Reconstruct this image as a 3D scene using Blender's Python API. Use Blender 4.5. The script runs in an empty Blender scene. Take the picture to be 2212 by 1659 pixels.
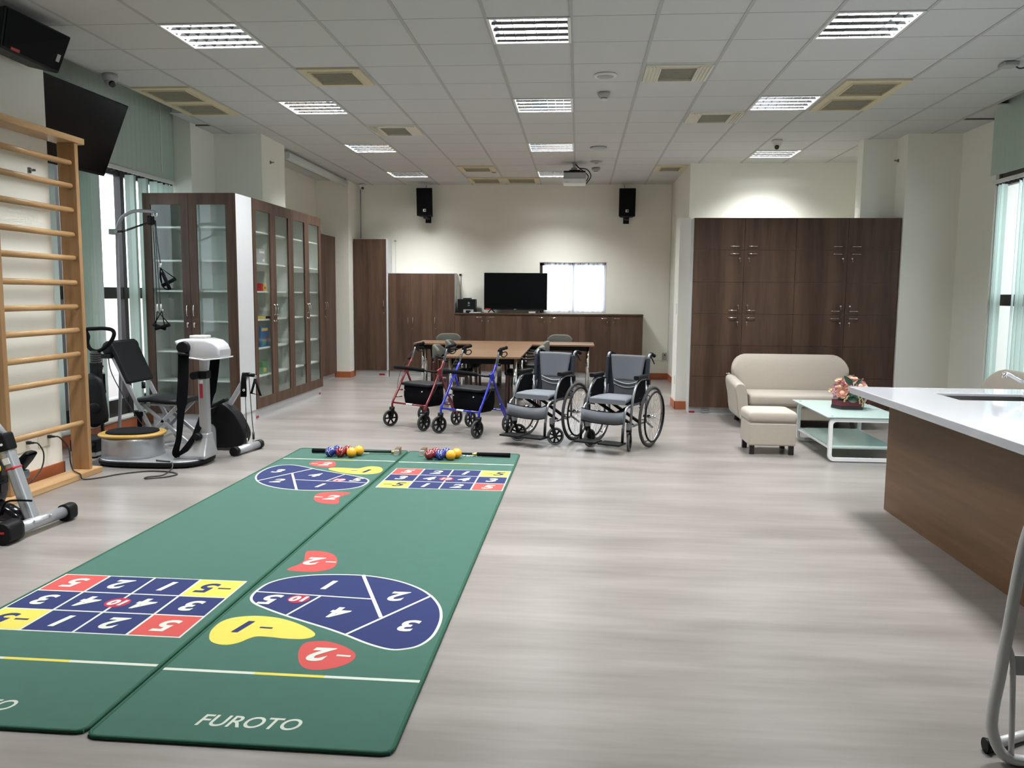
import bpy, math, random
from mathutils import Vector, Matrix, Euler
PI = math.pi
random.seed(7)
SC = bpy.context.scene
COL = SC.collection

# ------------------------------------------------------------------ camera
FPX = 1788.26
YAW, PITCH, ROLL = -0.07861, 0.10682, 0.008219
CAMH = 1.46
def cam_matrix():
    cy, sy = math.cos(YAW), math.sin(YAW)
    f = Vector((sy, cy, 0)); r = Vector((cy, -sy, 0)); u = Vector((0, 0, 1))
    cp, sp = math.cos(PITCH), math.sin(PITCH)
    f2 = f*cp - u*sp; u2 = u*cp + f*sp
    cr, sr = math.cos(ROLL), math.sin(ROLL)
    r3 = r*cr + u2*sr; u3 = u2*cr - r*sr
    m = Matrix((r3, u3, -f2)).transposed().to_4x4()
    m.translation = Vector((0, 0, CAMH))
    return m
cd = bpy.data.cameras.new('camera'); cam = bpy.data.objects.new('camera', cd); COL.objects.link(cam)
cd.sensor_fit = 'HORIZONTAL'; cd.sensor_width = 36.0; cd.lens = FPX/2212*36.0
cd.clip_start = 0.05; cd.clip_end = 200
cam.matrix_world = cam_matrix()
SC.camera = cam

# ------------------------------------------------------------------ world, exposure
W = bpy.data.worlds.new('sky'); SC.world = W; W.use_nodes = True
wn = W.node_tree.nodes; wn['Background'].inputs[0].default_value = (0.86, 0.92, 1.0, 1)
wn['Background'].inputs[1].default_value = 3.2
SC.view_settings.view_transform = 'Standard'; SC.view_settings.look = 'None'
SC.view_settings.gamma = 1.0; SC.view_settings.use_curve_mapping = False
SC.view_settings.exposure = 0.62
SC.cycles.max_bounces = 10; SC.cycles.diffuse_bounces = 6; SC.cycles.glossy_bounces = 4
SC.cycles.transparent_max_bounces = 24; SC.cycles.sample_clamp_indirect = 4.0
SC.cycles.caustics_reflective = False; SC.cycles.caustics_refractive = False
LAMP_W = 50.0      # watts of each ceiling light's tubes
TUBE = 14.0        # brightness of the tubes
ZC = 3.39          # ceiling height
GX, GY, GS = -0.0833, 6.0122, 0.6   # ceiling grid origin and step

# window daylight (portals only guide the sky light through the openings)
def portal(name, loc, rot, sx, sy):
    l = bpy.data.lights.new(name, 'AREA'); l.shape = 'RECTANGLE'; l.size = sx; l.size_y = sy
    l.cycles.is_portal = True
    o = bpy.data.objects.new(name, l); COL.objects.link(o); o.location = loc; o.rotation_euler = rot
portal('daylight_portal', (-4.97, 7.85, 1.45), (0, -PI/2, 0), 2.7, 3.3)
portal('daylight_portal', (4.78, 5.0, 1.55), (0, PI/2, 0), 2.5, 8.6)
portal('daylight_portal', (-0.10, 14.98, 1.60), (-PI/2, 0, 0), 1.18, 0.88)

# ------------------------------------------------------------------ materials
MATS = {}
def mat(name, col, rough=0.5, metal=0.0, spec=0.5, emit=None, es=0.0, alpha=None, noise=0.0, nscale=20.0, bump=0.0, bscale=200.0, coat=0.0, sheen=0.0, stretch=None):
    if name in MATS: return MATS[name]
    m = bpy.data.materials.new(name); m.use_nodes = True
    nt = m.node_tree; b = nt.nodes['Principled BSDF']
    b.inputs['Base Color'].default_value = (*col, 1); b.inputs['Roughness'].default_value = rough
    b.inputs['Metallic'].default_value = metal; b.inputs['Specular IOR Level'].default_value = spec
    b.inputs['Coat Weight'].default_value = coat; b.inputs['Sheen Weight'].default_value = sheen
    if emit: b.inputs['Emission Color'].default_value = (*emit, 1); b.inputs['Emission Strength'].default_value = es
    if alpha is not None: b.inputs['Alpha'].default_value = alpha
    tc = nt.nodes.new('ShaderNodeTexCoord'); mp = nt.nodes.new('ShaderNodeMapping')
    nt.links.new(tc.outputs['Object'], mp.inputs[0])
    if stretch: mp.inputs['Scale'].default_value = stretch
    nz = nt.nodes.new('ShaderNodeTexNoise'); nz.inputs['Scale'].default_value = nscale; nz.inputs['Detail'].default_value = 4
    nt.links.new(mp.outputs[0], nz.inputs['Vector'])
    mx = nt.nodes.new('ShaderNodeMix'); mx.data_type = 'RGBA'
    k = noise if noise else 0.03
    mx.inputs[6].default_value = (*[c*(1-k) for c in col], 1); mx.inputs[7].default_value = (*[min(1, c*(1+k)) for c in col], 1)
    nt.links.new(nz.outputs['Fac'], mx.inputs[0]); nt.links.new(mx.outputs[2], b.inputs['Base Color'])
    if bump:
        n2 = nt.nodes.new('ShaderNodeTexNoise'); n2.inputs['Scale'].default_value = bscale
        nt.links.new(tc.outputs['Object'], n2.inputs['Vector'])
        bp = nt.nodes.new('ShaderNodeBump'); bp.inputs['Strength'].default_value = bump; bp.inputs['Distance'].default_value = 0.002
        nt.links.new(n2.outputs['Fac'], bp.inputs['Height']); nt.links.new(bp.outputs[0], b.inputs['Normal'])
    MATS[name] = m
    return m
def woodmat(name, c0, c1, scale, stretch, rough=0.45, fine=(60, 60, 3), coord='Object', streak=0.5):
    m = bpy.data.materials.new(name); m.use_nodes = True; nt = m.node_tree; b = nt.nodes['Principled BSDF']
    tc = nt.nodes.new('ShaderNodeTexCoord')
    def nz(sc, st, det):
        mp = nt.nodes.new('ShaderNodeMapping'); mp.inputs['Scale'].default_value = st
        n = nt.nodes.new('ShaderNodeTexNoise'); n.inputs['Scale'].default_value = sc; n.inputs['Detail'].default_value = det
        nt.links.new(tc.outputs[coord], mp.inputs[0]); nt.links.new(mp.outputs[0], n.inputs['Vector']); return n
    a = nz(scale, stretch, 5); f = nz(scale, tuple(s*7 for s in stretch), 3)
    ad = nt.nodes.new('ShaderNodeMath'); ad.operation = 'MULTIPLY_ADD'; ad.inputs[1].default_value = streak*0.5
    nt.links.new(f.outputs['Fac'], ad.inputs[0]); 
    mu = nt.nodes.new('ShaderNodeMath'); mu.operation = 'MULTIPLY'; mu.inputs[1].default_value = 1-streak*0.5
    nt.links.new(a.outputs['Fac'], mu.inputs[0]); nt.links.new(mu.outputs[0], ad.inputs[2])
    r = nt.nodes.new('ShaderNodeValToRGB'); r.color_ramp.elements[0].position = 0.36; r.color_ramp.elements[1].position = 0.64
    r.color_ramp.elements[0].color = (*c0, 1); r.color_ramp.elements[1].color = (*c1, 1)
    nt.links.new(ad.outputs[0], r.inputs[0]); nt.links.new(r.outputs[0], b.inputs['Base Color'])
    b.inputs['Roughness'].default_value = rough; b.inputs['Specular IOR Level'].default_value = 0.32
    MATS[name] = m
    return m
M_wall = mat('cream_wall_paint', (0.85, 0.835, 0.755), 0.75, noise=0.03, nscale=1.2, bump=0.15, bscale=90)
M_wallw = mat('white_wall_paint', (0.82, 0.81, 0.75), 0.7, noise=0.02, nscale=2)
M_tile = mat('ceiling_tile', (0.57, 0.57, 0.56), 0.9, noise=0.05, nscale=160, bump=0.4, bscale=260)
M_tee = mat('ceiling_grid_metal', (0.42, 0.42, 0.41), 0.7)
M_gap = mat('ceiling_joint', (0.13, 0.13, 0.125), 0.9)
M_orange = mat('orange_brown_baseboard', (0.42, 0.12, 0.045), 0.4, noise=0.06)
M_cab = woodmat('dark_walnut_laminate', (0.050, 0.026, 0.016), (0.104, 0.059, 0.038), 1.6, (5.0, 5.0, 0.35), 0.55)
M_cabd = mat('dark_gap', (0.03, 0.02, 0.015), 0.8)
M_white = mat('white_laminate', (0.56, 0.57, 0.58), 0.4)
M_whitei = mat('white_shelf_interior', (0.70, 0.73, 0.70), 0.5)
M_isl = woodmat('brown_island_laminate', (0.105, 0.056, 0.024), (0.165, 0.092, 0.042), 1.3, (3.0, 0.35, 5.0), 0.42)
M_quartz = mat('white_quartz', (0.62, 0.63, 0.68), 0.035, noise=0.01, nscale=80, coat=0.3)
M_steel = mat('brushed_steel', (0.45, 0.44, 0.42), 0.25, 1.0)
M_chrome = mat('chrome', (0.8, 0.8, 0.8), 0.12, 1.0)
M_key = mat('key_metal', (0.75, 0.72, 0.66), 0.25, 1.0)
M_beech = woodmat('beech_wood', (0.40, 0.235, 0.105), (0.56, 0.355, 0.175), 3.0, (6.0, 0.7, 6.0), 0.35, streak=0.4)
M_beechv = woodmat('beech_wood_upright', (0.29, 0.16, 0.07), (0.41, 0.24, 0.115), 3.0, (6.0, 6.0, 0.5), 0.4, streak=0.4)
M_table = woodmat('table_laminate', (0.135, 0.078, 0.042), (0.195, 0.115, 0.065), 1.5, (0.6, 5.0, 5.0), 0.35)
M_darkred = mat('dark_red_wood', (0.055, 0.018, 0.014), 0.35, noise=0.2)
M_black = mat('black_plastic', (0.005, 0.005, 0.006), 0.5, spec=0.18)
M_blackg = mat('black_gloss', (0.006, 0.006, 0.008), 0.12)
M_screen = mat('tv_screen', (0.003, 0.0035, 0.004), 0.25, spec=0.12)
M_leather = mat('black_vinyl', (0.006, 0.0065, 0.008), 0.5, spec=0.2, bump=0.2, bscale=150)
M_foam = mat('black_foam', (0.006, 0.006, 0.007), 0.85, spec=0.1)
M_rubber = mat('rubber', (0.03, 0.03, 0.03), 0.8)
M_tyre = mat('grey_tyre', (0.09, 0.088, 0.085), 0.8)
M_nylon = mat('black_nylon', (0.004, 0.004, 0.005), 0.9, spec=0.08)
M_silver = mat('silver_paint', (0.42, 0.43, 0.45), 0.32, 0.55)
M_silverl = mat('pearl_silver_plastic', (0.56, 0.56, 0.60), 0.25, 0.15, coat=0.4)
M_gpaint = mat('grey_paint', (0.34, 0.34, 0.36), 0.4, 0.2)
M_gunmet = mat('gunmetal_tube', (0.24, 0.25, 0.27), 0.25, 0.8)
M_yellow = mat('yellow_rim', (0.42, 0.25, 0.05), 0.4)
M_yelp = mat('yellow_plastic', (0.75, 0.62, 0.03), 0.4)
M_redp = mat('maroon_tube', (0.16, 0.008, 0.014), 0.25, coat=0.5)
M_bluep = mat('royal_blue_tube', (0.012, 0.02, 0.36), 0.25, coat=0.5)
M_redst = mat('red_sticker', (0.40, 0.015, 0.02), 0.5)
M_whst = mat('white_sticker', (0.75, 0.74, 0.72), 0.5)
M_gfab = mat('grey_mesh_fabric', (0.135, 0.145, 0.165), 0.85, noise=0.25, nscale=420, bump=0.3, bscale=400)
M_gfab2 = mat('dark_grey_fabric', (0.075, 0.08, 0.09), 0.85, noise=0.25, nscale=420)
M_navy = mat('navy_nylon', (0.012, 0.018, 0.03), 0.7)
M_pipe = mat('light_piping', (0.33, 0.34, 0.36), 0.6)
M_sofa = mat('beige_upholstery', (0.42, 0.368, 0.312), 0.9, noise=0.06, nscale=60, bump=0.35, bscale=320, sheen=0.2)
M_chairf = mat('olive_grey_upholstery', (0.10, 0.10, 0.085), 0.85, noise=0.1, nscale=90)
M_espr = mat('espresso_wood', (0.014, 0.010, 0.010), 0.3)
M_wmetal = mat('white_metal', (0.78, 0.79, 0.80), 0.35)
M_greytube = mat('pale_grey_tube', (0.52, 0.52, 0.52), 0.35, 0.1)
M_matg = mat('green_carpet', (0.020, 0.088, 0.062), 0.95, noise=0.12, nscale=14, bump=0.5, bscale=600, sheen=0.15)
M_matd = mat('dark_green_binding', (0.006, 0.065, 0.035), 0.85, noise=0.2, nscale=90)
M_pblue = mat('carpet_blue', (0.009, 0.016, 0.085), 0.95, noise=0.08, nscale=30)
M_pwhite = mat('carpet_white', (0.46, 0.48, 0.42), 0.95)
M_pyel = mat('carpet_yellow', (0.50, 0.43, 0.07), 0.95)
M_pred = mat('carpet_red', (0.40, 0.055, 0.05), 0.95)
M_pcrim = mat('carpet_crimson', (0.30, 0.012, 0.04), 0.95)
M_blind = mat('green_grey_blind', (0.46, 0.525, 0.485), 0.85, noise=0.07, nscale=40, stretch=(1, 8, 0.5))
M_blindl = mat('pale_green_slat', (0.56, 0.63, 0.60), 0.8, noise=0.05, nscale=40)
def blind_mat(name, col, tr):
    m = mat(name, col, 0.85, noise=0.06, nscale=40, stretch=(1, 8, 0.5)); nt = m.node_tree
    b = nt.nodes['Principled BSDF']; out = nt.nodes['Material Output']
    tl = nt.nodes.new('ShaderNodeBsdfTranslucent'); tl.inputs[0].default_value = (*col, 1)
    mx = nt.nodes.new('ShaderNodeMixShader'); mx.inputs[0].default_value = tr
    nt.links.new(b.outputs[0], mx.inputs[1]); nt.links.new(tl.outputs[0], mx.inputs[2]); nt.links.new(mx.outputs[0], out.inputs[0]); return m
M_blind = blind_mat('green_grey_fabric', (0.50, 0.60, 0.53), 0.12); M_blindl = blind_mat('pale_green_fabric', (0.58, 0.67, 0.63), 0.15)
M_frame = mat('dark_brown_aluminium', (0.03, 0.022, 0.022), 0.4, 0.3)
M_outw = mat('balcony_tile', (0.55, 0.50, 0.50), 0.8, noise=0.05)
M_vent = mat('yellowed_plastic', (0.62, 0.55, 0.37), 0.6, noise=0.06, nscale=6)
M_ventw = mat('ivory_plastic', (0.72, 0.69, 0.58), 0.6)
M_grille = mat('dusty_grille', (0.34, 0.32, 0.25), 0.85, noise=0.25, nscale=90)
M_plastw = mat('white_plastic', (0.72, 0.71, 0.68), 0.4)
M_plastg = mat('grey_plastic', (0.36, 0.36, 0.35), 0.5)
M_tubem = mat('lamp_tube', (1, 1, 1), 0.5, emit=(0.93, 0.96, 1.0), es=TUBE)
M_refl = mat('lamp_reflector', (0.72, 0.73, 0.76), 0.12, 1.0)
M_ybal = mat('amber_ball', (0.85, 0.40, 0.02), 0.15, coat=0.6)
M_rbal = mat('crimson_ball', (0.22, 0.006, 0.012), 0.15, coat=0.6)
M_bbal = mat('blue_ball', (0.012, 0.025, 0.24), 0.15, coat=0.6)
M_gold = mat('brass', (0.75, 0.50, 0.16), 0.3, 0.8)
M_rose = mat('peach_petal', (0.78, 0.46, 0.36), 0.7)
M_rosel = mat('cream_petal', (0.80, 0.62, 0.42), 0.7)
M_mauve = mat('mauve_petal', (0.34, 0.11, 0.15), 0.75, noise=0.3, nscale=60)
M_lilac = mat('lilac_petal', (0.50, 0.27, 0.32), 0.75)
M_leaf = mat('dark_leaf', (0.012, 0.045, 0.022), 0.5)
M_sprig = mat('dry_sprig', (0.36, 0.27, 0.13), 0.8)
M_burg = mat('burgundy_box', (0.12, 0.008, 0.02), 0.4)
M_cable = mat('black_cable', (0.015, 0.015, 0.016), 0.5)
M_screenw = mat('pale_tube_housing', (0.62, 0.66, 0.64), 0.35)

def glass_mat(name, tint=(0.9, 0.95, 0.93), rough=0.02, refl=1.0, frost=0.0):
    m = bpy.data.materials.new(name); m.use_nodes = True; nt = m.node_tree
    for n in list(nt.nodes):
        if n.type != 'OUTPUT_MATERIAL': nt.nodes.remove(n)
    out = nt.nodes['Material Output']
    tr = nt.nodes.new('ShaderNodeBsdfTransparent'); tr.inputs[0].default_value = (*tint, 1)
    gl = nt.nodes.new('ShaderNodeBsdfGlossy'); gl.inputs['Roughness'].default_value = rough
    fr = nt.nodes.new('ShaderNodeFresnel'); fr.inputs[0].default_value = 1.5
    mx = nt.nodes.new('ShaderNodeMixShader'); nt.links.new(fr.outputs[0], mx.inputs[0])
    gm = nt.nodes.new('ShaderNodeNewGeometry'); io = nt.nodes.new('ShaderNodeMix'); io.data_type = 'FLOAT'
    io.inputs[2].default_value = 1.33; io.inputs[3].default_value = 1/1.33
    nt.links.new(gm.outputs['Backfacing'], io.inputs[0]); nt.links.new(io.outputs[0], fr.inputs[0])
    base = tr.outputs[0]
    if frost:
        df = nt.nodes.new('ShaderNodeBsdfDiffuse'); df.inputs[0].default_value = (*tint, 1)
        m2 = nt.nodes.new('ShaderNodeMixShader'); m2.inputs[0].default_value = frost
        nt.links.new(tr.outputs[0], m2.inputs[1]); nt.links.new(df.outputs[0], m2.inputs[2]); base = m2.outputs[0]
    nt.links.new(base, mx.inputs[1]); nt.links.new(gl.outputs[0], mx.inputs[2]); nt.links.new(mx.outputs[0], out.inputs[0])
    MATS[name] = m
    return m
M_glass = glass_mat('cabinet_glass', (0.95, 0.97, 0.955))
M_wglass = glass_mat('window_glass', (0.95, 0.98, 0.98))
M_frost = glass_mat('frosted_green_glass', (0.66, 0.82, 0.78), 0.06, frost=0.75)
M_acry = glass_mat('clear_acrylic', (0.80, 0.82, 0.76), 0.05, frost=0.35)
def curtain_mat():
    m = bpy.data.materials.new('sheer_curtain'); m.use_nodes = True; nt = m.node_tree
    for n in list(nt.nodes):
        if n.type != 'OUTPUT_MATERIAL': nt.nodes.remove(n)
    out = nt.nodes['Material Output']
    tl = nt.nodes.new('ShaderNodeBsdfTranslucent'); tl.inputs[0].default_value = (0.95, 0.95, 1, 1)
    df = nt.nodes.new('ShaderNodeBsdfDiffuse'); df.inputs[0].default_value = (0.9, 0.9, 0.93, 1)
    tr = nt.nodes.new('ShaderNodeBsdfTransparent')
    a = nt.nodes.new('ShaderNodeMixShader'); a.inputs[0].default_value = 0.25
    nt.links.new(tl.outputs[0], a.inputs[1]); nt.links.new(df.outputs[0], a.inputs[2])
    b = nt.nodes.new('ShaderNodeMixShader'); b.inputs[0].default_value = 0.15
    nt.links.new(a.outputs[0], b.inputs[1]); nt.links.new(tr.outputs[0], b.inputs[2])
    nt.links.new(b.outputs[0], out.inputs[0]); return m
M_curt = curtain_mat()
def floor_mat():
    m = bpy.data.materials.new('pale_wood_vinyl'); m.use_nodes = True; nt = m.node_tree; b = nt.nodes['Principled BSDF']
    tc = nt.nodes.new('ShaderNodeTexCoord')
    def nz(st, sc, det, rough=0.5):
        mp = nt.nodes.new('ShaderNodeMapping'); mp.inputs['Scale'].default_value = st
        n = nt.nodes.new('ShaderNodeTexNoise'); n.inputs['Scale'].default_value = sc; n.inputs['Detail'].default_value = det
        n.inputs['Roughness'].default_value = rough
        nt.links.new(tc.outputs['Object'], mp.inputs[0]); nt.links.new(mp.outputs[0], n.inputs['Vector']); return n
    a = nz((0.5, 2.6, 1), 1.3, 6, 0.6); f = nz((0.8, 9.0, 1), 2.6, 4)
    ad = nt.nodes.new('ShaderNodeMath'); ad.operation = 'ADD'
    nt.links.new(a.outputs['Fac'], ad.inputs[0])
    mu = nt.nodes.new('ShaderNodeMath'); mu.operation = 'MULTIPLY'; mu.inputs[1].default_value = 0.35
    nt.links.new(f.outputs['Fac'], mu.inputs[0]); nt.links.new(mu.outputs[0], ad.inputs[1])
    r = nt.nodes.new('ShaderNodeValToRGB'); r.color_ramp.elements[0].position = 0.50; r.color_ramp.elements[1].position = 0.86
    r.color_ramp.elements[0].color = (0.180, 0.161, 0.148, 1); r.color_ramp.elements[1].color = (0.278, 0.252, 0.236, 1)
    nt.links.new(ad.outputs[0], r.inputs[0]); nt.links.new(r.outputs[0], b.inputs['Base Color'])
    b.inputs['Roughness'].default_value = 0.30; b.inputs['Specular IOR Level'].default_value = 0.5
    bp = nt.nodes.new('ShaderNodeBump'); bp.inputs['Strength'].default_value = 0.08; bp.inputs['Distance'].default_value = 0.002
    nt.links.new(f.outputs['Fac'], bp.inputs['Height']); nt.links.new(bp.outputs[0], b.inputs['Normal'])
    return m
M_floor = floor_mat()

# ------------------------------------------------------------------ mesh builder
def rot_to(d):
    return Vector(d).to_track_quat('Z', 'Y').to_matrix()
def catmull(pts, n=6, closed=False):
    P = [Vector(p) for p in pts]; N = len(P); out = []
    for i in range(N if closed else N-1):
        if closed: a, b, c, d = P[i-1], P[i], P[(i+1) % N], P[(i+2) % N]
        else: a, b, c, d = P[max(i-1, 0)], P[i], P[i+1], P[min(i+2, N-1)]
        for k in range(n):
            t = k/n
            out.append(0.5*((2*b)+(-a+c)*t+(2*a-5*b+4*c-d)*t*t+(-a+3*b-3*c+d)*t**3))
    if not closed: out.append(P[-1])
    return out
class MB:
    def __init__(s, *mats): s.v = []; s.f = []; s.mi = []; s.sm = []; s.m = 0; s.mats = list(mats); s.T = None
    def use(s, m):
        if m not in s.mats: s.mats.append(m)
        s.m = s.mats.index(m); return s
    def add(s, vs, fs, smooth=False):
        b = len(s.v)
        for v in vs:
            v = Vector(v)
            if s.T is not None: v = s.T @ v
            s.v.append(v)
        for f in fs: s.f.append(tuple(b+i for i in f)); s.mi.append(s.m); s.sm.append(smooth)
        return s
    def box(s, x0, x1, y0, y1, z0, z1):
        x0, x1 = sorted((x0, x1)); y0, y1 = sorted((y0, y1)); z0, z1 = sorted((z0, z1))
        return s.add([(x0,y0,z0),(x1,y0,z0),(x1,y1,z0),(x0,y1,z0),(x0,y0,z1),(x1,y0,z1),(x1,y1,z1),(x0,y1,z1)],
                     [(0,3,2,1),(4,5,6,7),(0,1,5,4),(1,2,6,5),(2,3,7,6),(3,0,4,7)])
    def obox(s, c, size, rot=(0, 0, 0)):
        R = Euler(rot).to_matrix() if not isinstance(rot, Matrix) else rot
        h = [d/2 for d in size]
        vs = [Vector(c)+R @ Vector((x*h[0], y*h[1], z*h[2])) for z in (-1, 1) for (x, y) in ((-1,-1),(1,-1),(1,1),(-1,1))]
        return s.add(vs, [(0,3,2,1),(4,5,6,7),(0,1,5,4),(1,2,6,5),(2,3,7,6),(3,0,4,7)])
    def bar(s, p0, p1, w, h, up=(0, 0, 1)):
        p0, p1 = Vector(p0), Vector(p1); d = (p1-p0); L = d.length; d.normalize()
        u = Vector(up); x = d.cross(u)
        if x.length < 1e-4: x = d.cross(Vector((0, 1, 0)))
        x.normalize(); u = x.cross(d)
        R = Matrix((x, d, u)).transposed()
        return s.obox((p0+p1)/2, (w, L, h), R)
    def tube(s, pts, r, n=10, closed=False, sm=0, caps=True):
        P = [Vector(p) for p in pts]
        if sm: P = catmull(P, sm, closed)
        N = len(P); rs = r if isinstance(r, (list, tuple)) else None
        vs = []; fs = []; prev = None
        for i in range(N):
            if closed: d = P[(i+1) % N]-P[i-1]
            else: d = P[min(i+1, N-1)]-P[max(i-1, 0)]
            if d.length < 1e-9: d = Vector((0, 0, 1))
            d.normalize()
            if prev is None:
                a = Vector((0, 0, 1)) if abs(d.z) < 0.9 else Vector((1, 0, 0)); u = (a-d*a.dot(d)).normalized()
            else:
                u = prev-d*prev.dot(d)
                u = u.normalized() if u.length > 1e-6 else prev
            prev = u; w = d.cross(u)
            rr = rs[min(int(i*len(rs)/N), len(rs)-1)] if rs else r
            for k in range(n):
                a = 2*PI*k/n; vs.append(P[i]+(u*math.cos(a)+w*math.sin(a))*rr)
        for i in range(N if closed else N-1):
            j = (i+1) % N
            for k in range(n): fs.append((i*n+k, i*n+(k+1) % n, j*n+(k+1) % n, j*n+k))
        s.add(vs, fs, True)
        if caps and not closed:
            b = len(s.v)-len(vs)
            s.f.append(tuple(b+k for k in range(n))[::-1]); s.mi.append(s.m); s.sm.append(False)
            s.f.append(tuple(b+(N-1)*n+k for k in range(n))); s.mi.append(s.m); s.sm.append(False)
        return s
    def cyl(s, p0, p1, r0, r1=None, n=20):
        r1 = r0 if r1 is None else r1
        p0, p1 = Vector(p0), Vector(p1); R = rot_to(p1-p0)
        vs = [p0+R @ Vector((math.cos(2*PI*k/n)*r0, math.sin(2*PI*k/n)*r0, 0)) for k in range(n)]
        vs += [p1+R @ Vector((math.cos(2*PI*k/n)*r1, math.sin(2*PI*k/n)*r1, 0)) for k in range(n)]
        s.add(vs, [(k, (k+1) % n, n+(k+1) % n, n+k) for k in range(n)], True)
        b = len(s.v)-2*n
        s.f.append(tuple(b+k for k in range(n))[::-1]); s.f.append(tuple(b+n+k for k in range(n)))
        s.mi += [s.m]*2; s.sm += [False]*2
        return s
    def lathe(s, prof, c, axis=(0, 0, 1), n=24):
        R = rot_to(axis); c = Vector(c); vs = []; fs = []
        for (r, h) in prof:
            for k in range(n): vs.append(c+R @ Vector((math.cos(2*PI*k/n)*r, math.sin(2*PI*k/n)*r, h)))
        for i in range(len(prof)-1):
            for k in range(n): fs.append((i*n+k, i*n+(k+1) % n, (i+1)*n+(k+1) % n, (i+1)*n+k))
        fs.append(tuple(range(n))[::-1]); fs.append(tuple((len(prof)-1)*n+k for k in range(n)))
        return s.add(vs, fs, True)
    def torus(s, c, axis, R, r, n=40, m=8):
        Q = rot_to(axis); c = Vector(c)
        return s.tube([c+Q @ Vector((math.cos(2*PI*k/n)*R, math.sin(2*PI*k/n)*R, 0)) for k in range(n)], r, m, True)
    def sph(s, c, r, n=16, m=10):
        if not isinstance(r, (tuple, list)): r = (r, r, r)
        c = Vector(c); vs = []; fs = []
        for i in range(m+1):
            a = PI*i/m
            for k in range(n):
                b = 2*PI*k/n; vs.append(c+Vector((math.sin(a)*math.cos(b)*r[0], math.sin(a)*math.sin(b)*r[1], math.cos(a)*r[2])))
        for i in range(m):
            for k in range(n): fs.append((i*n+k, (i+1)*n+k, (i+1)*n+(k+1) % n, i*n+(k+1) % n))
        return s.add(vs, fs, True)
    def prism(s, poly, a, b, plane='xy'):
        n = len(poly)
        def P(u, v, w):
            return {'xy': (u, v, w), 'xz': (u, w, v), 'yz': (w, u, v)}[plane]
        vs = [P(u, v, a) for u, v in poly]+[P(u, v, b) for u, v in poly]
        fs = [tuple(range(n))[::-1], tuple(range(n, 2*n))]+[(k, (k+1) % n, n+(k+1) % n, n+k) for k in range(n)]
        return s.add(vs, fs)
    def loft(s, rings, smooth=True, caps=True):
        n = len(rings[0]); vs = [p for r in rings for p in r]; fs = []
        for i in range(len(rings)-1):
            for k in range(n): fs.append((i*n+k, i*n+(k+1) % n, (i+1)*n+(k+1) % n, (i+1)*n+k))
        s.add(vs, fs, smooth)
        if caps:
            b = len(s.v)-len(vs); L = len(rings)
            s.f.append(tuple(b+k for k in range(n))[::-1]); s.f.append(tuple(b+(L-1)*n+k for k in range(n)))
            s.mi += [s.m]*2; s.sm += [False]*2
        return s
    def build(s, name, m=None, parent=None, bevel=0, seg=2, sub=0, fix=True):
        if m is not None and not s.mats: s.mats = [m]
        inv = None
        if parent is not None:
            root = parent
            while root.parent is not None: root = root.parent
            inv = (Matrix.Translation(root.location) @ root.rotation_euler.to_matrix().to_4x4()).inverted()
        me = bpy.data.meshes.new(name)
        vs = [tuple(inv @ v) if inv else tuple(v) for v in s.v]
        me.from_pydata(vs, [], s.f); me.update()
        for mm in s.mats: me.materials.append(mm)
        me.polygons.foreach_set('material_index', s.mi); me.polygons.foreach_set('use_smooth', s.sm)
        o = bpy.data.objects.new(name, me); COL.objects.link(o)
        if parent is not None: o.parent = parent
        if fix:
            import bmesh
            bm = bmesh.new(); bm.from_mesh(me); bmesh.ops.recalc_face_normals(bm, faces=bm.faces); bm.to_mesh(me); bm.free()
        if bevel:
            b = o.modifiers.new('bevel', 'BEVEL'); b.width = bevel; b.segments = seg; b.limit_method = 'ANGLE'; b.angle_limit = 0.6
        if sub:
            q = o.modifiers.new('subsurf', 'SUBSURF'); q.levels = sub; q.render_levels = sub
        return o
def rr(cx, cy, w, h, r, n=5):
    out = []
    for (sx, sy, a0) in ((1, 1, 0), (-1, 1, 90), (-1, -1, 180), (1, -1, 270)):
        for k in range(n+1):
            a = math.radians(a0+90*k/n); out.append((cx+sx*(w/2-r)+math.cos(a)*r, cy+sy*(h/2-r)+math.sin(a)*r))
    return out
def tag(o, label=None, cat=None, group=None, kind=None):
    if label: o['label'] = label
    if cat: o['category'] = cat
    if group: o['group'] = group
    if kind: o['kind'] = kind
    return o
def thing(name, label, cat, loc=(0, 0, 0), rz=0.0, group=None):
    o = bpy.data.objects.new(name, None); COL.objects.link(o); o.location = loc; o.rotation_euler = (0, 0, rz)
    o.empty_display_size = 0.1
    return tag(o, label, cat, group)
def dup(root, loc=None, rz=None, label=None, group=None):
    r = root.copy(); COL.objects.link(r)
    if loc is not None: r.location = loc
    if rz is not None: r.rotation_euler = (0, 0, rz)
    if label: r['label'] = label
    if group: r['group'] = group
    def rec(src, dst):
        for ch in list(src.children):
            c = ch.copy(); COL.objects.link(c); c.parent = dst; rec(ch, c)
    rec(root, r)
    return r
def struct(o, label=None):
    o['kind'] = 'structure'
    if label: o['label'] = label
    return o
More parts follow.
